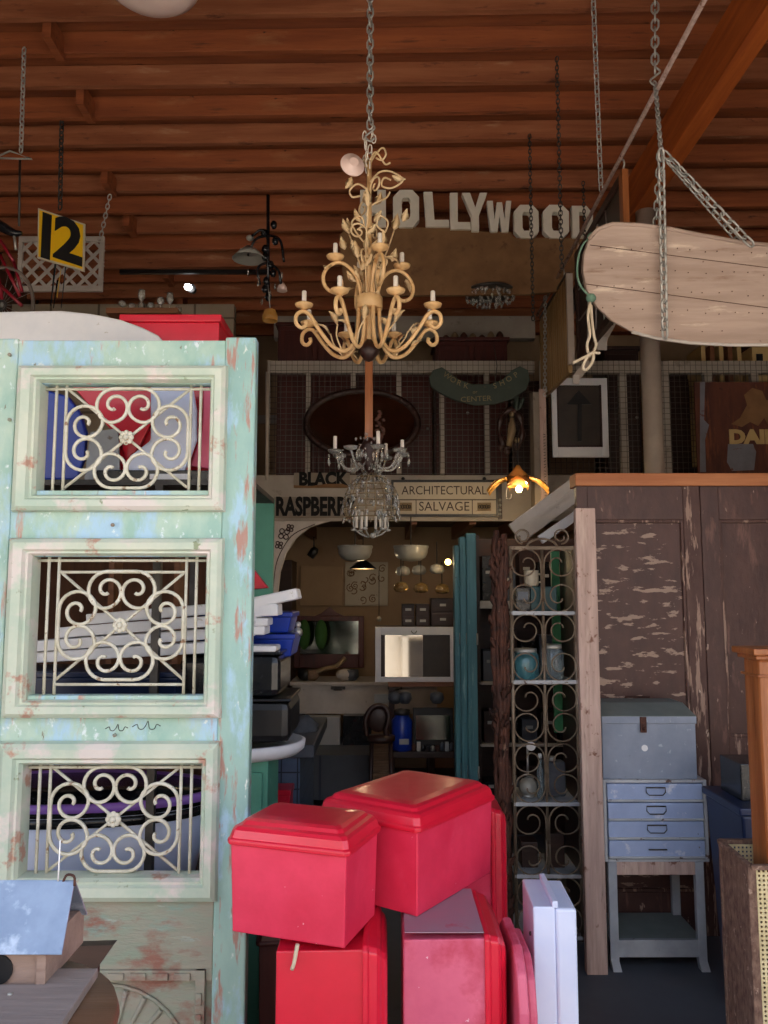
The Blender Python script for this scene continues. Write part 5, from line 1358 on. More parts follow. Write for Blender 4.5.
m_.quadbox(q + [v + Vector((0, .004, 0)) for v in q]); m_.build('numeral', 'black', T)
# dangling black-yellow strips beneath
y = 4.7
T = thing('hanging_strips', 'black and yellow strips dangling beneath the number sign', 'tag', at(57, 308, y))
for k, (x0, x1, y0, y1, mm) in enumerate(((50, 56, 264, 306, 'black'), (57, 61, 268, 298, 'yellow'), (61, 66, 264, 308, 'black'), (53, 58, 280, 308, 'blackplastic'))):
    a, b = at(x0, y1, y + .02 * k), at(x1, y0, y + .02 * k); m_ = MB(); m_.prism([(a.x, a.z), (b.x - .02, a.z + .01), (b.x, b.z), (a.x + .015, b.z)], y + .02 * k, y + .02 * k + .008, 'xz'); m_.build('strip', mm, T)
chain('dark chain dropping from the roof to the yellow number sign', at(62, 106, 4.62), at(60, 209, 4.57), .05, .005, 'darksteel')
# lattice panel
yl_ = 5.3
a, b = at(16, 291, yl_), at(104, 236, yl_)
T = thing('lattice_screen', 'cream diamond lattice panel hanging behind the number sign', 'panel', ((a.x + b.x) / 2, yl_, a.z))
for (x0, x1, z0, z1) in ((a.x, b.x, b.z - .04, b.z), (a.x, b.x, a.z, a.z + .04), (b.x - .03, b.x, a.z + .04, b.z - .04), (a.x, a.x + .03, a.z + .04, b.z - .04)):
    MB().box(x0, x1, yl_, yl_ + .025, z0, z1).build('panel_frame', 'whitedim', T, bevel=.003)
m_ = MB(); H_ = b.z - a.z - .08; z0 = a.z + .04; xx = a.x
while xx < b.x - .02:
    for s in (0, 1):
        p0 = Vector((xx, yl_ + .008 + .006 * s, z0 + (H_ if s else 0))); p1 = Vector((min(xx + .3, b.x), yl_ + .008 + .006 * s, 0))
        f = (p1.x - p0.x) / .3; p1.z = z0 + H_ * (1 - f if s else f)
        m_.beam(p0, p1, .006, .022)
    if xx > a.x: pass
    xx += .105
for k in (1, 2):
    for s in (0, 1):
        f = .105 * k / .3
        p0 = Vector((a.x, yl_ + .008 + .006 * s, z0 + H_ * (f if not s else 1 - f))); p1 = Vector((a.x + .3 * (1 - f), yl_ + .008 + .006 * s, z0 + (H_ if not s else 0))); m_.beam(p0, p1, .006, .022)
m_.build('lattice_slats', 'whitedim', T)
chain('thin chain slanting down to the right corner of the lattice panel', at(110, 195, 5.2), at(101, 236, 5.28), .04, .004)
# coat hanger + chain
yh = 3.9
chain('steel chain at far upper left above the wire hanger', at(24, 48, yh), at(21, 152, yh), .04, .0042)
m_ = MB(); m_.tube([at(-6, 158, yh), at(10, 151, yh), at(32, 159, yh), at(-6, 158, yh)], .005, 6); tag(m_.build('wire_hanger', 'steel'), 'bent steel hanger bar at the upper left edge', 'hanger')
tag(MB().tube([at(20, 160, 4.0), at(19, 226, 4.0)], .006, 6).build('thin_rod', 'darksteel'), 'thin dark rod hanging under the wire hanger', 'rod')
# bicycle
ybk = 4.35
def bk(x, y, d=0): return at(x, y, ybk + d)
T = thing('bicycle', 'dark red bicycle hung up at the far left edge', 'bicycle', bk(0, 310))
wc = bk(2, 305); R = .175
ring = lambda c, r, d=0: [c + Vector((r * math.cos(t), d, r * math.sin(t) * 1.25)) for t in [j * 2 * PI / 36 for j in range(36)]]
W_ = MB().tube(ring(wc, R), .011, 7, True).build('tyre', 'rubber', T)
m_ = MB()
for k in range(18):
    t = k * 2 * PI / 18; m_.tube([wc, wc + Vector((R * math.cos(t), 0, R * 1.25 * math.sin(t)))], .0012, 3)
m_.build('spokes', 'steel', W_)
MB().tube(ring(wc, .02), .008, 6, True).build('hub', 'darksteel', W_)
m_ = MB()
for a, b in (((0, 240), (14, 262)), ((14, 262), (22, 292)), ((0, 255), (20, 296)), ((-8, 236), (2, 300)), ((0, 285), (22, 306)), ((-20, 250), (0, 240))):
    m_.tube([bk(*a), bk(*b)], .010, 8)
m_.build('frame_tubes', 'bikered', T)
m_ = MB(); m_.tube(crs([bk(-6, 222), bk(4, 228), bk(14, 233), bk(22, 233)], 4), [.02, .03, .03, .03, .03, .028, .026, .024, .022, .02, .018, .014, .01], 8); m_.build('saddle', 'blackplastic', T)
m_ = MB(); m_.tube([bk(14, 234), bk(16, 250)], .008, 6); m_.build('seat_post', 'steel', T)

# small spotlight with white glow
ys = 5.9
T = thing('spotlight', 'small lit white spotlight in the gloom above the red box', 'lamp', at(188, 290, ys))
p = at(188, 287, ys); MB().sphere(p, .03, (1, 1, .8), 12).build('lamp_lens', 'bulbcool', T)
MB().lathe([(.034, 0), (.03, .05), (.015, .08)], p + Vector((.02, .02, 0)), 14, Matrix.Rotation(-PI / 2, 4, 'X')).build('lamp_can', 'black', T)
tag(MB().beam(at(120, 272, 5.85), at(270, 272, 5.85), .03, .03).build('light_track', 'black'), 'long black bar behind the dark hanging lamp tree', 'bar')
# glassware on the shelf behind the door head
yg_ = 4.4
za = Z_(314, yg_)
r_ = random.Random(31)
T = thing('wall_shelf', 'shelf carrying clear glassware behind the carved door', 'shelf', (at(145, 314, yg_).x, yg_, za - .03))
a, b = at(112, 314, yg_).x, at(182, 314, yg_).x
MB().box(a, b, yg_ - .1, yg_ + .25, za - .03, za).build('shelf_board', 'midwood', T)
for x in (a, b - .03): MB().box(x, x + .03, yg_ + .1, yg_ + .25, 0, za - .03).build('upright', 'midwood', T)
for k in range(9):
    x = at(124 + k * 6.3, 310, yg_).x; h = r_.uniform(.06, .16); yy = yg_ + (k % 3) * .06 - .03
    o = MB().lathe([(.018, 0), (.02, .004), (.004, .01), (.004, h * .45), (.022, h * .7), (.018, h), (.016, h), (.02, h * .7), (.002, h * .5)], (x, yy, za), 12).build('wine_glass', 'glass')
    tag(o, 'clear stemmed glass on the shelf behind the carved door', 'glass', 'stemmed glasses on the high shelf')
# dark hanging lamp tree at (240-290, 220-330)
yt_ = 5.2
def tp(x, y, d=0): return at(x, y, yt_ + d)
T = thing('hanging_lamp', 'dark clustered hanging lamp with pale glass shades left of the ivory chandelier', 'lamp', tp(265, 318))
m_ = MB(); m_.tube([tp(268, 195), tp(268, 300)], .012, 7)
for (a, b, c_) in (((268, 235), (255, 240), (248, 256)), ((268, 235), (280, 240), (284, 262)), ((268, 262), (258, 268), (260, 285)), ((268, 262), (278, 270), (281, 284)), ((268, 240), (262, 230), (252, 236))):
    m_.tube(crs([tp(*a), tp(*b, -.05), tp(*c_, -.03)], 5), .009, 6)
for k in range(10):
    r2 = random.Random(k); m_.sphere(tp(262 + r2.random() * 14, 225 + k * 8), .024, (1, 1, 1.3), 7)
m_.build('lamp_frame', 'blackplastic', T)
MB().lathe([(.02, .09), (.07, .05), (.115, 0), (.11, 0), (.06, .045)], tp(249, 259), 16).build('glass_shade', 'bowlglass', T)
MB().lathe([(.012, .06), (.03, .03), (.035, 0), (.03, 0)], tp(282, 291), 14).build('glass_shade', 'milk', T)
MB().sphere(tp(250, 238), .028, (1, 1, .7), 10).build('glass_shade', 'bowlglass', T)
m_ = MB()
for (x, y) in ((248, 269), (258, 280), (262, 298), (275, 283), (270, 290), (259, 274), (282, 272)): m_.lathe([(.001, -.05), (.008, -.03), (.003, 0)], tp(x, y, -.05), 6)
m_.build('crystal_drops', 'glass', T, kind='stuff')
T = thing('pendant_lamp', 'small amber glass pendant low under the dark clustered lamp', 'lamp', tp(270, 322, -.1))
MB().lathe([(.012, .085), (.04, .07), (.052, .03), (.05, 0), (.046, 0), (.045, .03)], tp(270, 321, -.1), 18).build('lamp_shade', 'glassgold', T)
MB().tube([tp(270, 308, -.1), tp(268, 285, -.1)], .004, 6).build('lamp_cord', 'steel', T)
# milk glass bowl lamp at the top of the view
yw = 3.2
T = thing('ceiling_bowl_lamp', 'pinkish white glass bowl lamp hanging at the upper left edge of view', 'lamp', at(152, 15, yw))
pc = at(150, -3, yw); R = .205
MB().lathe([(.0, -.002), (R * .45, .006), (R * .8, .028), (R * .99, .06), (R, .075), (R * .9, .10), (R * .3, .17), (.04, .18)], pc, 40).build('glass_bowl', 'milk', T)
MB().lathe([(R * .985, .062), (R * 1.02, .07), (R * .99, .08)], pc, 40).build('bowl_rim', 'ivorypale', T)
MB().tube([pc + Vector((0, 0, .17)), (pc.x, yw, roofz(yw))], .012, 8).build('lamp_stem', 'steel', T)
for (x, y) in ((190, 8), (225, 6)):
    m_ = MB(); q = at(x, y, 3.9); m_.tube(crs([q + Vector((0, 0, .04)), q, q + Vector((.012, 0, -.012)), q + Vector((.02, 0, 0))], 4), .004, 6); tag(m_.build('cup_hook', 'candle'), 'little pale cup hook %s the pinkish bowl lamp' % ('just right of' if x < 200 else 'farther right of'), 'hook')

# crystal flush lamp
yq = 5.35; q = at(490, 294, yq)
T = thing('crystal_lamp', 'round crystal drop lamp hanging under the brown fibre board', 'lamp', at(490, 313, yq))
MB().lathe([(.17, 0), (.175, .01), (.17, .02), (0, .022)], q, 30).build('lamp_ring', 'darksteel', T)
m_ = MB(); r_ = random.Random(77)
for k in range(150):
    a = r_.uniform(0, 2 * PI); rr = r_.choice((.165, .16, .12, .07)); m_.lathe([(.001, -.032), (.010, -.016), (.006, -.004), (.001, 0)], q + Vector((rr * math.cos(a), rr * math.sin(a), -r_.uniform(0, .02 + .3 * (.18 - rr)))), 5)
m_.build('crystal_fringe', 'glass', T, kind='stuff')

# ================================================================== BEHIND THE DOOR
ybd = 2.95
T = thing('storage_rack', 'dark metal rack standing behind the carved door', 'rack', (-1.1, 3.2, 0))
zsh = (.50, 1.20, Z_(482, ybd))
px_ = X_(158, 560, 2.9)
for (x, y) in ((-1.95, 2.9), (px_, 2.9), (-1.95, 3.45), (px_, 3.45)): MB().box(x - .014, x + .014, y - .014, y + .014, 0, zsh[2]).build('rack_post', 'darksteel', T)
for z in zsh: MB().box(-1.97, -.48 if z > 2 else px_ + .02, 2.885, 3.47, z - .02, z).build('rack_shelf', 'darksteel', T)
zt3 = zsh[2]
def panel(name, label, cat, pts, Y, th, m, bev=.01, base=None):
    P = [at(x, y, Y) for x, y in pts]
    o = MB().prism([(p.x, max(p.z, base if base is not None else -9)) for p in P], Y, Y + th, 'xz').build(name, m, bevel=bev); tag(o, label, cat); return o
panel('arched_headboard', 'off-white arched panel rising over the left of the carved door', 'panel', [(-30, 483), (-30, 312), (7, 311), (60, 310), (90, 313), (120, 319), (142, 327), (158, 335), (170, 350), (172, 372), (120, 373), (60, 373), (20, 373), (20, 483)], 3.03, .04, 'white')
T = thing('lidded_box', 'bright red lidded box on the rack above the carved door', 'box', (at(180, 340, 3.2).x, 3.2, Z_(384, 3.2)))
a, b = at(120, 384, 3.1), at(222, 315, 3.1)
MB().box(a.x, b.x - .01, 3.1, 3.34, zt3, b.z - .03).build('box_body', 'red', T, bevel=.004)
MB().box(a.x - .01, b.x, 3.09, 3.35, b.z - .03, b.z).build('box_lid', 'red', T, bevel=.004)
panel('blue_board', 'round-edged deep blue panel seen through the upper left door grille', 'panel', [(30, 480), (30, 400), (48, 390), (68, 396), (80, 412), (86, 432), (84, 458), (76, 480)], 3.03, .03, 'blue', .008)
panel('red_shield', 'pointed red panel seen behind the upper grille rosette', 'panel', [(70, 384), (152, 384), (156, 400), (150, 425), (140, 445), (126, 462), (120, 440), (95, 412)], 3.07, .02, 'red', .004)
panel('white_surfboard', 'white round-ended board with faint lines, upper right behind the grille', 'board', [(120, 481), (122, 470), (130, 455), (150, 440), (150, 384), (192, 384), (196, 410), (196, 440), (188, 462), (180, 481)], 2.99, .03, 'lilac', .01)
panel('grey_card', 'pale grey card propped low behind the upper grille', 'card', [(84, 481), (90, 432), (118, 428), (120, 481)], 3.01, .012, 'standgrey', .002)
panel('pink_board', 'magenta red panel at the right edge behind the upper grille', 'panel', [(190, 466), (202, 430), (204, 384), (218, 384), (218, 470)], 3.05, .02, 'redfade', .004)
T = thing('equipment_case', 'black equipment case lying low behind the upper grille', 'case', (-.9, 3.0, zt3))
MB().box(at(95, 480, 2.93).x, at(212, 480, 2.93).x, 2.93, 2.98, zt3, Z_(470, 2.93)).build('case_body', 'blackplastic', T, bevel=.004)
MB().box(at(150, 480, 2.92).x, at(190, 480, 2.92).x, 2.915, 2.93, zt3 + .005, Z_(474, 2.92)).build('case_latch', 'white', T)
# white slabs (fanned)
z0 = Z_(664, 2.95); k = 0
T = None
slabs = [(0, 3, 0, .0, -3.6), (0, -6, .05, .03, -4), (0, 4, .10, .0, -4.4), (0, -3, .150, .04, -4.8)]
labs = ['lowest', 'second lowest', 'second from the top', 'topmost']
for i, (o_, rot, dz, dy, tl_) in enumerate(slabs):
    m_ = MB(); c = (-.98 + i * .06, 3.10 + dy, z0 + dz + .035); m_.cbox((0, 0, 0), (.94 - .09 * i, .15, .040)); m_.xform(Matrix.Translation(c) @ Matrix.Rotation(math.radians(-rot - 4), 4, 'Z') @ Matrix.Rotation(math.radians(tl_), 4, 'Y'))
    tag(m_.build('white_plank', 'white', bevel=.004), 'white plank, %s in the fanned stack behind the middle grille' % labs[i], 'plank')
# box supporting
for (nm, lab, a, b, y0, y1, z0_, z1_, mm, cat) in (
    ('storage_bin', 'navy bin under the white planks behind the middle grille', -1.5, -.75, 2.96, 3.3, zsh[1], z0 - .03, 'navy', 'bin'),
    ('storage_bin', 'royal blue bin stacked behind the white planks, right of the carved door', at(262, 640, 3.25).x - .25, at(291, 640, 3.25).x, 3.25, 3.5, Z_(655, 3.25), Z_(612, 3.25), 'blue', 'bin'),
    ('storage_bin', 'lower royal blue bin beside the carved door edge', at(262, 640, 3.25).x - .25, at(294, 640, 3.25).x, 3.24, 3.52, Z_(657, 3.25) - .0, Z_(634, 3.25), 'blue', 'bin')):
    if nm and 'stacked' in lab: z0_ = Z_(633, 3.25)
    MBx = thing(nm, lab, cat, ((a + b) / 2, (y0 + y1) / 2, z0_))
    m_ = MB(); m_.quadbox([Vector(p) for p in ((a + .015, y0 + .015, z0_), (b - .015, y0 + .015, z0_), (b - .015, y1 - .015, z0_), (a + .015, y1 - .015, z0_), (a, y0, z1_ - .02), (b, y0, z1_ - .02), (b, y1, z1_ - .02), (a, y1, z1_ - .02))]); m_.build('bin_body', mm, MBx, bevel=.006)
    MB().box(a - .006, b + .006, y0 - .006, y1 + .006, z1_ - .02, z1_).build('bin_rim', mm, MBx, bevel=.004)
# visible slab ends right of the door
for i, (x1, y0, y1, lab, rot) in enumerate(((298, 595, 606, 'white slab end jutting up farthest right of the carved door', -12), (278, 605, 617, 'thick white slab end beside the carved door', -3), (268, 618, 626, 'white block end in the middle of the small pile by the door edge', 0), (265, 626, 635, 'lowest white block end of the small pile by the door edge', 0), (276, 646, 652, 'thin white slab lying on the speckled black bin', 0))):
    a = at(230, y1, 3.05); b = at(x1, y0, 3.05); m_ = MB(); w_ = b.x - a.x; h = b.z - a.z
    m_.cbox((0, 0, 0), (w_, .14, h)); m_.xform(Matrix.Translation(((a.x + b.x) / 2, 3.12, (a.z + b.z) / 2 + (.0))) @ Matrix.Rotation(math.radians(rot), 4, 'Y')); tag(m_.build('white_slab', 'white', bevel=.006), lab, 'slab')
def drum(label, px0, px1, py0, py1, Y, m):
    a, b = at(px0, py1, Y), at(px1, py0, Y); r = .19; c = (b.x - r, Y + r, a.z)
    T = thing('black_tub', label, 'tub', c)
    MB().box(c[0] - r, c[0] + r, c[1] - r, c[1] + r, c[2], c[2] + (b.z - a.z) * .93).build('tub_body', m, T, bevel=.03)
    MB().box(c[0] - r - .004, c[0] + r + .004, c[1] - r - .004, c[1] + r + .004, c[2] + (b.z - a.z) * .93, c[2] + (b.z - a.z)).build('tub_lid', m, T, bevel=.008)
    return a.z
drum('speckled black tub, upper of the two beside the carved door', 200, 280, 652, 698, 3.05, 'blackplastic')
zb2 = drum('glossy dark tub, lower of the two beside the carved door', 200, 290, 699, 744, 3.05, 'black')
# white oval tray on teal cabinet
c = at(262, 748, 3.2); zt_ = Z_(745, 3.1)
a, b = at(250, 757, 3.1), at(302, 742, 3.1)
T = thing('oval_tray', 'white oval tray-like basin under the black tubs, on the teal cabinet', 'tray', (b.x - .3, 3.2, zt_ - .055))
MB().lathe([(.27, 0), (.295, .02), (.30, .05), (.285, .055), (.27, .03), (0, .028)], (b.x - .30, 3.24, zt_ - .055), 40, None, 0, 1, .8).build('tray_basin', 'white', T)
T = thing('painted_cabinet', 'teal painted cabinet beside the carved door, under the white oval tray', 'cabinet', (-.65, 3.2, 0))
x1 = at(268, 780, 3.1).x
MB().box(-.60, x1, 3.1, 3.4, 0, zt_ - .056).build('cabinet_body', 'tealboard', T, bevel=.004)
D_ = MB().box(x1 - .15, x1 - .02, 3.085, 3.1, .1, zt_ - .1).build('door', 'tealboard', T, bevel=.003); MB().sphere((x1 - .05, 3.075, .5), .014, (1, 1, 1), 8).build('knob', 'steel', D_)
# lilac white tub seen through the bottom grille
T = thing('bath_tub', 'pale enamel tub with a purple rim seen through the bottom door grille', 'tub', (-1.3, 3.0, zsh[0]))
ztb = Z_(803, 2.92)
MB().lathe([(.40, .0), (.5, .06), (.562, ztb - zsh[0] - .05), (.55, ztb - zsh[0] - .05), (.0, .05)], (-1.22, 3.18, zsh[0]), 48, None, 0, 1, .5).build('tub_body', 'lilac', T)
MB().lathe([(.575, ztb - zsh[0] - .032), (.59, ztb - zsh[0] - .030), (.59, ztb - zsh[0]), (.565, ztb - zsh[0]), (.565, ztb - zsh[0] - .032)], (-1.22, 3.18, zsh[0]), 48, None, 0, 1, .5).build('tub_rim', 'purple', T)
h_ = ztb - zsh[0] - .05
MB().lathe([(.566, h_ - .035), (.570, h_ - .002), (0, h_ - .001), ], (-1.22, 3.18, zsh[0]), 48, None, 0, 1, .5).build('tub_band', 'blackplastic', T)
MB().lathe([(.565, h_), (.575, h_ + .04), (0, h_ + .042)], (-1.22, 3.18, zsh[0]), 48, None, 0, 1, .5).build('tub_shade_disc', 'blackplastic', T)  # added black disc that keeps the tub's inside dark
m_ = MB(); m_.box(-1.9, -.85, 3.0, 3.4, zsh[1] - .03 - .12, zsh[1] - .022); tag(m_.build('folded_frame', 'blackplastic', bevel=.004), 'flat black case slung beneath the middle rack shelf', 'case')
# tile-sided cabinet & red box on its left
yc_ = 4.55
a, b = at(262, 815, yc_), at(300, 757, yc_)
T = thing('tiled_counter', 'blue-grey tiled counter with dark slate surface left of the inner doorway', 'counter', ((a.x + b.x) / 2, yc_ + .4, 0))
MB().box(a.x - .2, b.x, yc_, yc_ + .9, 0, b.z).build('counter_body', 'tile', T)
MB().box(a.x - .2, b.x + .08, yc_ - .03, yc_ + 1.0, b.z, b.z + .07).build('counter_top', 'slate', T, bevel=.006)
a, b = at(266, 815, 4.35), at(290, 790, 4.35)
T = thing('lidded_box', 'small dim red box standing before the tiled counter', 'box', ((a.x + b.x) / 2, 4.4, 0))
MB().box(a.x - .1, b.x, 4.35, 4.5, 0, b.z - .03).build('box_body', 'red', T, bevel=.004); MB().box(a.x - .11, b.x + .006, 4.34, 4.51, b.z - .03, b.z).build('box_lid', 'red', T, bevel=.004)
m_ = MB(); c = at(308, 735, 4.9); r_ = random.Random(4)
m_.bm.free(); m_.bm = bmesh.new(); m_.sphere((c.x - .04, 5.0, c.z + .02), .09, (1.1, .9, .9), 16)
for v in m_.bm.verts: v.co += Vector((r_.uniform(-.012, .012), r_.uniform(-.012, .012), r_.uniform(-.012, .012)))
tag(m_.build('cloth_bundle', 'greycloth'), 'crumpled grey cloth bundle on the slate surface of the tiled counter', 'cloth')
T = thing('knob_fitting', 'silvery round knob fitting poking out past the blue bins', 'knob', at(300, 632, 3.4))
c = at(298, 632, 3.4); MB().tube([c + Vector((-.06, .02, 0)), c], .009, 8).build('knob_stem', 'steel', T)
MB().sphere(c, .02, (1, 1, 1), 12).build('knob_ball', 'steel', T); MB().sphere(c + Vector((.0, 0, .03)), .014, (1, 1, 1), 10).build('knob_ball', 'steel', T)

# ================================================================== ROOM UNDER THE MEZZANINE
yw_ = YB - .03
a, b = at(300, 606, yw_), at(343, 566, yw_)
tag(MB().box(a.x, b.x, yw_ - .02, yw_, a.z, b.z).build('wall_board', 'cream', bevel=.006), 'plain cream panel on the rear wall, left of the stencilled one', 'panel')
a, b = at(345, 606, yw_), at(388, 562, yw_)
T = thing('stencilled_board', 'cream panel with dark swirling stencil on the rear wall', 'panel', ((a.x + b.x) / 2, yw_, a.z))
MB().box(a.x, b.x, yw_ - .02, yw_, a.z, b.z).build('panel_sheet', 'signcream', T, bevel=.004)
m_ = MB(); r_ = random.Random(12)
for k in range(16):
    cx, cz_ = r_.uniform(a.x + .05, b.x - .05), r_.uniform(a.z + .05, b.z - .05)
    m_.tube([(cx + p[0], yw_ - .024, cz_ + p[1]) for p in spiral(0, 0, .04, .006, r_.uniform(0, 360), r_.uniform(400, 700), 12, .1)], .004, 4)
m_.build('stencil_swirls', 'boardtan', T)
def bowl(px, lab):
    y = 6.6; c = at(px, 561, y); R = 22 * y / 800 * .75
    c = at(px, 560, 5.9); R = .125
    T = thing('bowl_pendant', lab, 'lamp', c)
    MB().lathe([(.01, -.01), (R * .55, -.004), (R * .86, .018), (R * .99, .055), (R, .08), (R * 1.04, .09), (R * 1.04, .105), (R * .9, .105), (R * .8, .06), (.01, .03)], c, 30).build('glass_bowl', 'bowlglass', T)
    MB().tube([c + Vector((0, 0, .03)), c + Vector((0, 0, .32))], .005, 6).build('lamp_stem', 'darksteel', T)
bowl(355, 'frosted bowl lamp under the mezzanine, beneath the beaded basket')
bowl(411, 'frosted bowl lamp under the mezzanine, right of the beaded basket')
y = 6.25; c = at(363, 569, y)
T = thing('cone_pendant', 'black cone shade lamp with a warm lining below the frosted bowls', 'lamp', c)
MB().lathe([(.02, .07), (.05, .05), (.10, .01), (.105, 0), (.10, .0), (.05, .04)], c, 26).build('lamp_shade', 'black', T)
MB().lathe([(.0, .004), (.092, .002), (.092, .006), (0, .008)], c, 26).build('shade_glow', 'shadein', T)
MB().tube([c + Vector((0, 0, .07)), c + Vector((0, 0, .4))], .004, 6).build('lamp_cord', 'black', T)
bulb_light('cone_lamp_light', c + Vector((0, 0, -.03)), 1.5)
tag(MB().tube([at(379, 570, 6.8), at(379, 616, 6.8)], .003, 5).build('ball_string', 'darksteel'), 'thin pull cord hanging under the cone shade', 'cord')
tag(MB().sphere(at(379, 619, 6.8), .022, (1, 1, 1), 10).build('pull_ball', 'steel'), 'shiny ball at the pull cord end', 'ball')
# glass shade cluster
for i, (x, y0, mm) in enumerate(((401, 590, 'glassgold'), (437, 572, 'bowlglass'), (421, 591, 'glassgold'), (442, 592, 'glassgold'), (403, 574, 'bowlglass'), (419, 573, 'bowlglass'))):
    c = at(x, y0, 5.75 + .04 * i)
    T = thing('glass_pendant', '%s small glass pendant in the cluster left of the teal shutters' % ('leftmost amber', 'rightmost pale', 'middle amber', 'rightmost amber', 'leftmost pale', 'middle pale')[i], 'lamp', c)
    MB().lathe([(.012, .06), (.045, .045), (.055, .01), (.04, -.01), (.0, -.015)], c, 16).build('glass_shade', 'smokeglass' if mm == 'glassgold' else mm, T)
    MB().tube([c + Vector((0, 0, .06)), c + Vector((0, 0, .22 + .0 * i))], .004, 5).build('lamp_cord', 'black', T)
p = at(448, 562, 5.6)
T = thing('wall_bulb', 'lit round bulb just left of the teal shutters', 'lamp', p); MB().sphere(p, .022, (1, 1, 1), 12).build('light_bulb', 'bulbon2', T); MB().lathe([(.016, 0), (.016, .04)], p + Vector((0, .02, 0)), 10, Matrix.Rotation(-PI / 2, 4, 'X')).build('bulb_socket', 'black', T)
bulb_light('bulb_light', p + Vector((0, -.05, 0)), 1.5)
# mirror with pediment
y = 7.15; a, b = at(294, 668, y), at(364, 616, y)
T = thing('framed_mirror', 'reddish wood mirror with a small peaked crest at the room rear', 'mirror', ((a.x + b.x) / 2, y, a.z))
for (x0, x1, z0, z1) in ((a.x, a.x + .05, a.z, b.z), (b.x - .05, b.x, a.z, b.z), (a.x + .05, b.x - .05, b.z - .045, b.z), (a.x + .05, b.x - .05, a.z, a.z + .12)): MB().box(x0, x1, y, y + .04, z0, z1).build('frame_rail', 'redwood', T, bevel=.005)
MB().box(a.x + .05, b.x - .05, y + .015, y + .02, a.z + .12, b.z - .045).build('mirror_glass', 'mirrordark', T)
m = (a.x + b.x) / 2; MB().prism([(m - .13, b.z), (m + .13, b.z), (m + .07, b.z + .025), (m, b.z + .08), (m - .07, b.z + .025)], y, y + .04, 'xz').build('crest', 'redwood', T, bevel=.004)
for i, x in enumerate((304, 321)):
    c = at(x, 650, 6.95); a_ = MB(); a_.sphere((c.x, 6.95, c.z + .13), .13, (.42, .3, 1), 14); tag(a_.build('green_cushion', 'greencloth'), 'dark green upright cushion, %s of the pair before the crested mirror' % ('left' if i == 0 else 'right'), 'cushion')
# long cream chest
y = 6.75; a, b = at(292, 714, y), at(437, 683, y)
T = thing('long_chest', 'long off-white drawer chest with two dark pulls across the room rear', 'chest', ((a.x + b.x) / 2, y, 0))
MB().box(a.x, b.x, y, y + .45, a.z, b.z - .02).build('drawer_front', 'whitedim', T, bevel=.004)
MB().box(a.x - .02, b.x + .02, y - .02, y + .46, b.z - .02, b.z + .01).build('chest_top', 'whitedim', T, bevel=.004)
for x in (338, 395):
    o = at(x, 688, y - .01); m_ = MB(); m_.box(o.x - .06, o.x + .06, y - .014, y, o.z - .012, o.z + .012); m_.tube([(o.x - .035, y - .01, o.z), (o.x - .03, y - .035, o.z - .01), (o.x + .03, y - .035, o.z - .01), (o.x + .035, y - .01, o.z)], .006, 6); m_.build('drawer_pull', 'darksteel', T)
for x in (a.x + .02, b.x - .07): 
    for yy in (y + .02, y + .38): MB().box(x, x + .05, yy, yy + .05, 0, a.z).build('leg', 'darkwood', T)
# clutter along the chest top
zc_ = b.z + .01; r_ = random.Random(8)
kinds = [(312, 'tan wicker scrap'), (330, 'pale curled driftwood piece'), (345, 'striped small cushion'), (352, 'dim bowl'), (305, 'dark pot')]
for i, (x, lab) in enumerate(kinds):
    o = at(x, 676, 6.85); m_ = MB()
    if i in (0, 3, 4): m_.lathe([(.03, 0), (.06, .03), (.055, .09), (.04, .085)], (o.x, 6.85, zc_), 14)
    elif i == 1: m_.tube(crs([(o.x - .14, 6.83, zc_ + .06), (o.x - .04, 6.83, zc_ + .10), (o.x + .05, 6.83, zc_ + .12), (o.x + .13, 6.83, zc_ + .19)], 5), [.02] * 16, 7)
    else: m_.sphere((o.x, 6.84, zc_ + .05), .07, (1.1, .7, .7), 12)
    tag(m_.build(('wicker_pot', 'driftwood', 'small_cushion', 'bowl', 'pot')[i], ('wickerwood', 'skin', 'whitedim', 'slate', 'black')[i]), lab + ' on the long off-white chest', ('pot', 'driftwood', 'cushion', 'bowl', 'pot')[i])
# white cabinet with mirrored door (on top of bench)
y = 5.85; a, b = at(375, 682, y), at(455, 627, y)
T = thing('glazed_cabinet', 'white framed cabinet whose mirrored door reflects the bright street', 'cabinet', ((a.x + b.x) / 2, y, a.z))
c, d = at(381, 677, y), at(450, 635, y)
MB().box(a.x, b.x, y + .03, y + .34, a.z, b.z).build('cabinet_body', 'darkwood', T, bevel=.003)
for (x0, x1, z0, z1) in ((a.x, c.x, a.z, b.z), (d.x, b.x, a.z, b.z), (c.x, d.x, a.z, c.z), (c.x, d.x, d.z, b.z)): MB().box(x0, x1, y, y + .03, z0, z1).build('frame_rail', 'white', T, bevel=.003)
xm = at(423, 650, y).x; xm0 = at(385, 650, y).x
m_ = MB(); m_.box(-.5, .5, -.002, .002, -.5, .5); m_.xform(Matrix.Translation(((xm0 + xm) / 2, y + .018, (c.z + d.z) / 2)) @ Matrix.Rotation(math.radians(-3.2), 4, 'X') @ Matrix.Rotation(math.radians(0), 4, 'Z') @ Matrix.Diagonal((xm - xm0, 1, d.z - c.z, 1))); m_.build('mirror_glass', 'mirror', T)
m_ = MB(); m_.box(xm, d.x, y + .01, y + .026, c.z, d.z); m_.build('glass_pane', 'pane', T)
m_ = MB(); o = at(414, 632, y); m_.tube(crs([(o.x - .02, y - .004, o.z + .008), (o.x - .01, y - .012, o.z - .006), (o.x + .01, y - .012, o.z - .006), (o.x + .02, y - .004, o.z + .008)], 4), .003, 5); m_.build('pull_ring', 'darksteel', T)
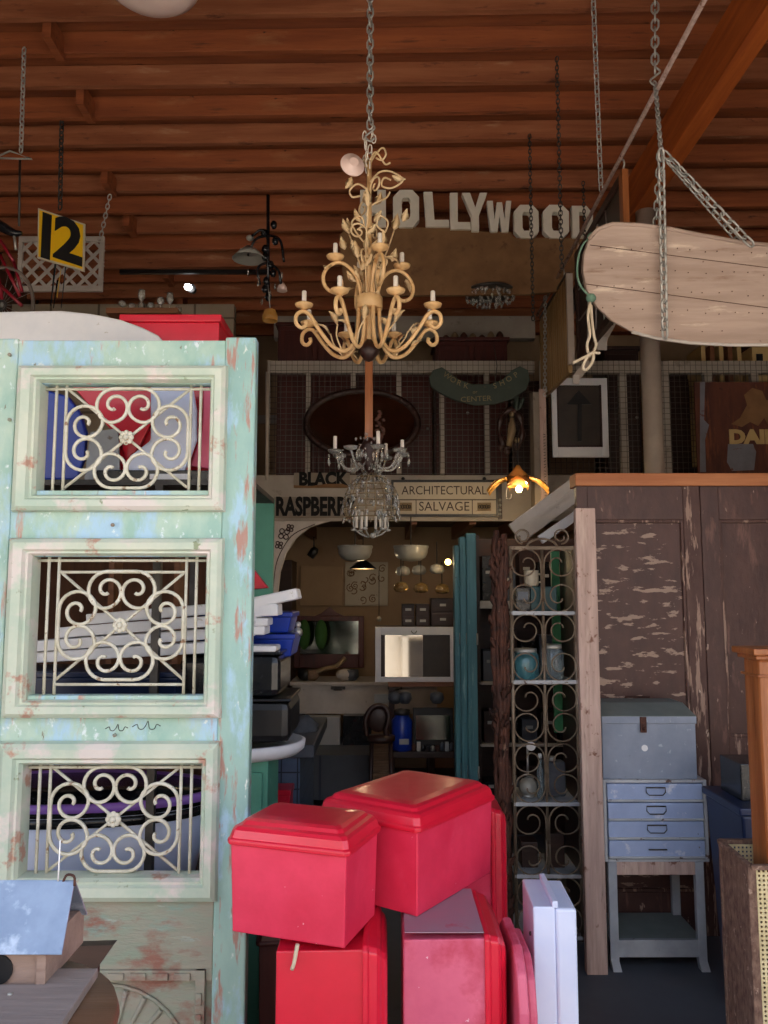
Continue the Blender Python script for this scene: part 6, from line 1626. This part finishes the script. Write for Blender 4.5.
# apothecary drawers on it
z0 = b.z; 
for i, (p0, p1, py) in enumerate(((402, 415, 604), (416, 430, 604), (431, 455, 598))):
    x0, x1 = at(p0, 600, y + .1).x, at(p1, 600, y + .1).x - .004; z1 = Z_(py, y + .1); 
    T = thing('drawer_unit', 'dark small-drawer unit, %s of those on the glazed cabinet' % ('left', 'middle', 'right')[i], 'drawers', ((x0 + x1) / 2, y + .2, z0))
    MB().box(x0, x1, y + .1, y + .3, z0, z1).build('unit_case', 'darkwood', T, bevel=.003)
    rows = 2; cols = 1
    for r in range(rows):
        for cidx in range(cols):
            xa_ = x0 + (x1 - x0) * cidx / cols + .006; xb_ = x0 + (x1 - x0) * (cidx + 1) / cols - .006; za_ = z0 + (z1 - z0) * r / rows + .008; zb_ = z0 + (z1 - z0) * (r + 1) / rows - .008
            D = MB().box(xa_, xb_, y + .09, y + .1, za_, zb_).build('drawer', 'darkwood', T, bevel=.002)
            MB().box((xa_ + xb_) / 2 - .022, (xa_ + xb_) / 2 + .022, y + .082, y + .09, (za_ + zb_) / 2 - .008, (za_ + zb_) / 2 + .01).build('label_holder', 'carton', D)
# workbench in front carrying the cabinet
z1 = a.z
T = thing('workbench', 'dark workbench carrying the glazed cabinet and small dim goods', 'table', (.25, y + .2, 0))
MB().box(at(388, 700, y).x, at(462, 700, y).x, y - .04, y + .4, z1 - .03, z1).build('bench_top', 'midwood', T, bevel=.003)
zl_ = Z_(752, 5.5)
MB().box(at(390, 750, y).x, at(462, 750, y).x, y - .35, y + .4, zl_ - .04, zl_).build('lower_shelf', 'darkwood', T, bevel=.003)
for (px, yy) in ((389, y - .0), (460, y - .0), (389, y + .35), (460, y + .35)): x = at(px, 700, y).x; MB().box(x, x + .04, yy, yy + .04, 0, z1 - .03).build('leg', 'darkwood', T)
# goods
def goods(name, label, cat, px0, px1, py0, py1, Y, dep, m, extra=None):
    a, b = at(px0, py1, Y), at(px1, py0, Y)
    T = thing(name, label, cat, ((a.x + b.x) / 2, Y, a.z)); 
    MB().box(a.x, b.x, Y, Y + dep, a.z, b.z).build('box_body' if cat != 'picture' else 'frame_board', m, T, bevel=.005)
    return T, a, b
T, a, b = goods('document_box', 'white carton with a dark hand hole below the long chest', 'box', 300, 340, 717, 747, 6.62, .12, 'carton')
m_ = MB(); o = at(319, 723, 6.65); m_.sphere((o.x, 6.648, o.z), .02, (1, .3, 1), 8); m_.build('hand_hole', 'black', T)
MB().box(a.x + .12, b.x - .05, 6.645, 6.65, (a.z + b.z) / 2 - .004, (a.z + b.z) / 2 + .004).build('printed_line', 'darksteel', T)
goods('storage_box', 'black box next to the white carton below the long chest', 'box', 343, 373, 716, 750, 6.6, .14, 'blackplastic')
T, a, b = goods('footlocker', 'flat grey trunk on the floor carrying the white carton', 'trunk', 312, 372, 755, 800, 6.2, .8, 'greypanel')
MB().box(a.x + .05, a.x + .07, 6.19, 6.2, a.z, b.z).build('trunk_strap', 'slate', T)
T, a, b = goods('basket_drawers', 'tan woven drawer stack left of the workbench', 'drawers', 371, 390, 735, 800, 5.7, .3, 'wickerwood')
for k in range(5): MB().box(a.x + .006, b.x - .006, 5.69, 5.7, a.z + .02 + k * .085, a.z + .09 + k * .085).build('woven_drawer', 'wickerwood', T, bevel=.006)
T = thing('leather_chair', 'dark brown rounded leather chair back before the long chest', 'chair', at(380, 745, 5.3))
c = at(378, 722, 5.3); m_ = MB(); m_.tube(crs([c + Vector(v) * .72 for v in ((-.10, 0, -.12), (-.11, 0, .03), (-.04, .02, .13), (.06, .02, .13), (.10, 0, .04), (.07, 0, -.08), (.10, 0, -.18))], 5), .017, 8); m_.build('back_frame', 'darkwood', T)
m_ = MB(); m_.sphere(c + Vector((0, .03, .01)), .07, (1, .25, 1.15), 14); m_.build('back_pad', 'darkwood', T)
MB().lathe([(.07, -.13), (.09, -.12), (.09, -.09), (.0, -.08)], c + Vector((.02, .02, 0)), 20).build('seat', 'darkwood', T)
for s in (-1, 1): MB().tube([c + Vector((.02 + s * .06, .02, -.13)), (c.x + .02 + s * .08, 5.32, 0)], .014, 8).build('leg', 'darkwood', T)
c = at(402, 744, 5.55); h = Z_(713, 5.55) - zl_
T = thing('blue_jar', 'deep blue jar with a white label on the workbench lower shelf', 'jar', (c.x, 5.55, zl_))
MB().lathe([(.06, 0), (.07, .01), (.07, h * .8), (.05, h * .9), (.05, h)], (c.x, 5.57, zl_), 20).build('jar_body', 'blue', T)
MB().lathe([(.055, h * .95), (.055, h + .02), (0, h + .03)], (c.x, 5.57, zl_), 16).build('jar_lid', 'darksteel', T)
MB().box(c.x - .02, c.x + .045, 5.495, 5.502, zl_ + .05, zl_ + .085).build('jar_label', 'carton', T)
a, b = at(413, 736, 5.6), at(453, 708, 5.6)
T = thing('framed_mirror', 'small black framed mirror leaning on the workbench lower shelf', 'mirror', ((a.x + b.x) / 2, 5.6, zl_))
MB().box(a.x, b.x, 5.6, 5.63, zl_, b.z).build('mirror_frame', 'black', T, bevel=.004)
m_ = MB(); m_.box(-.5, .5, -.002, .002, -.5, .5); zc2 = (zl_ + b.z) / 2 + .02; m_.xform(Matrix.Translation(((a.x + b.x) / 2, 5.596, zc2)) @ Matrix.Rotation(math.radians(-5.0), 4, 'X') @ Matrix.Diagonal((b.x - a.x - .04, 1, b.z - zl_ - .09, 1))); m_.build('mirror_glass', 'mirrordark', T)
r_ = random.Random(44)
for k in range(9):
    x = at(412 + k * 4.7, 748, 5.54).x; h = r_.uniform(.03, .07); mm = r_.choice(['steel', 'blackplastic', 'slate', 'carton', 'rust'])
    m_ = MB(); m_.box(x, x + .026, 5.52, 5.56, zl_, zl_ + h) if k % 2 else m_.lathe([(.013, 0), (.015, h * .8), (.006, h)], (x + .013, 5.54, zl_), 10)
    tag(m_.build('small_part' if k % 2 == 0 else 'parts_box', mm, bevel=.002 if k % 2 else 0), 'tiny dim item, %s from the left along the workbench lower shelf' % ('first', 'second', 'third', 'fourth', 'fifth', 'sixth', 'seventh', 'eighth', 'ninth')[k], 'item', 'small dim items on the workbench')
for i, (x0, x1, y0, y1, mm, lab) in enumerate(((374, 392, 694, 703, 'carton', 'small white card on the workbench surface, left of the rest'), (393, 414, 690, 708, 'slate', 'grey metal pan beside the small white card'), (436, 448, 684, 694, 'blackplastic', 'black box under the glazed cabinet near the teal shutter'))):
    pass
c = at(398, 700, 5.62); zz = z1 - .03
goods('note_card', 'small white card standing before the long chest', 'card', 374, 389, 694, 703, 6.2, .01, 'carton')
for i, px in enumerate((395, 405, 437)):
    c = at(px, 692, 5.7); tag(MB().lathe([(.03, -.03), (.05, 0), (.045, .04), (.02, .05)], (c.x, 5.72, zl_ + .32), 14).build('metal_pan', 'slate'), '%s of the dim metal pans hung under the bench surface' % ('left', 'middle', 'right')[i], 'pan')
# rust pipe/dark cabinet at the left of the rear room
a, b = at(262, 700, 6.9), at(292, 560, 6.9)
tag(MB().box(a.x, b.x, 6.9, 7.3, 0, b.z).build('tall_cabinet', 'darkwood', bevel=.005), 'tall dark cabinet in the shadow left of the crested mirror', 'cabinet')
c = at(310, 557, 6.4); T = thing('spotlight', 'small black spotlight under the mezzanine, left of the frosted bowls', 'lamp', c)
MB().lathe([(.03, 0), (.035, .06), (.02, .09)], c, 12, Matrix.Rotation(.6, 4, 'Y')).build('lamp_can', 'black', T); MB().tube([c + Vector((.03, 0, .07)), c + Vector((.03, 0, .16))], .006, 6).build('lamp_stem', 'black', T)
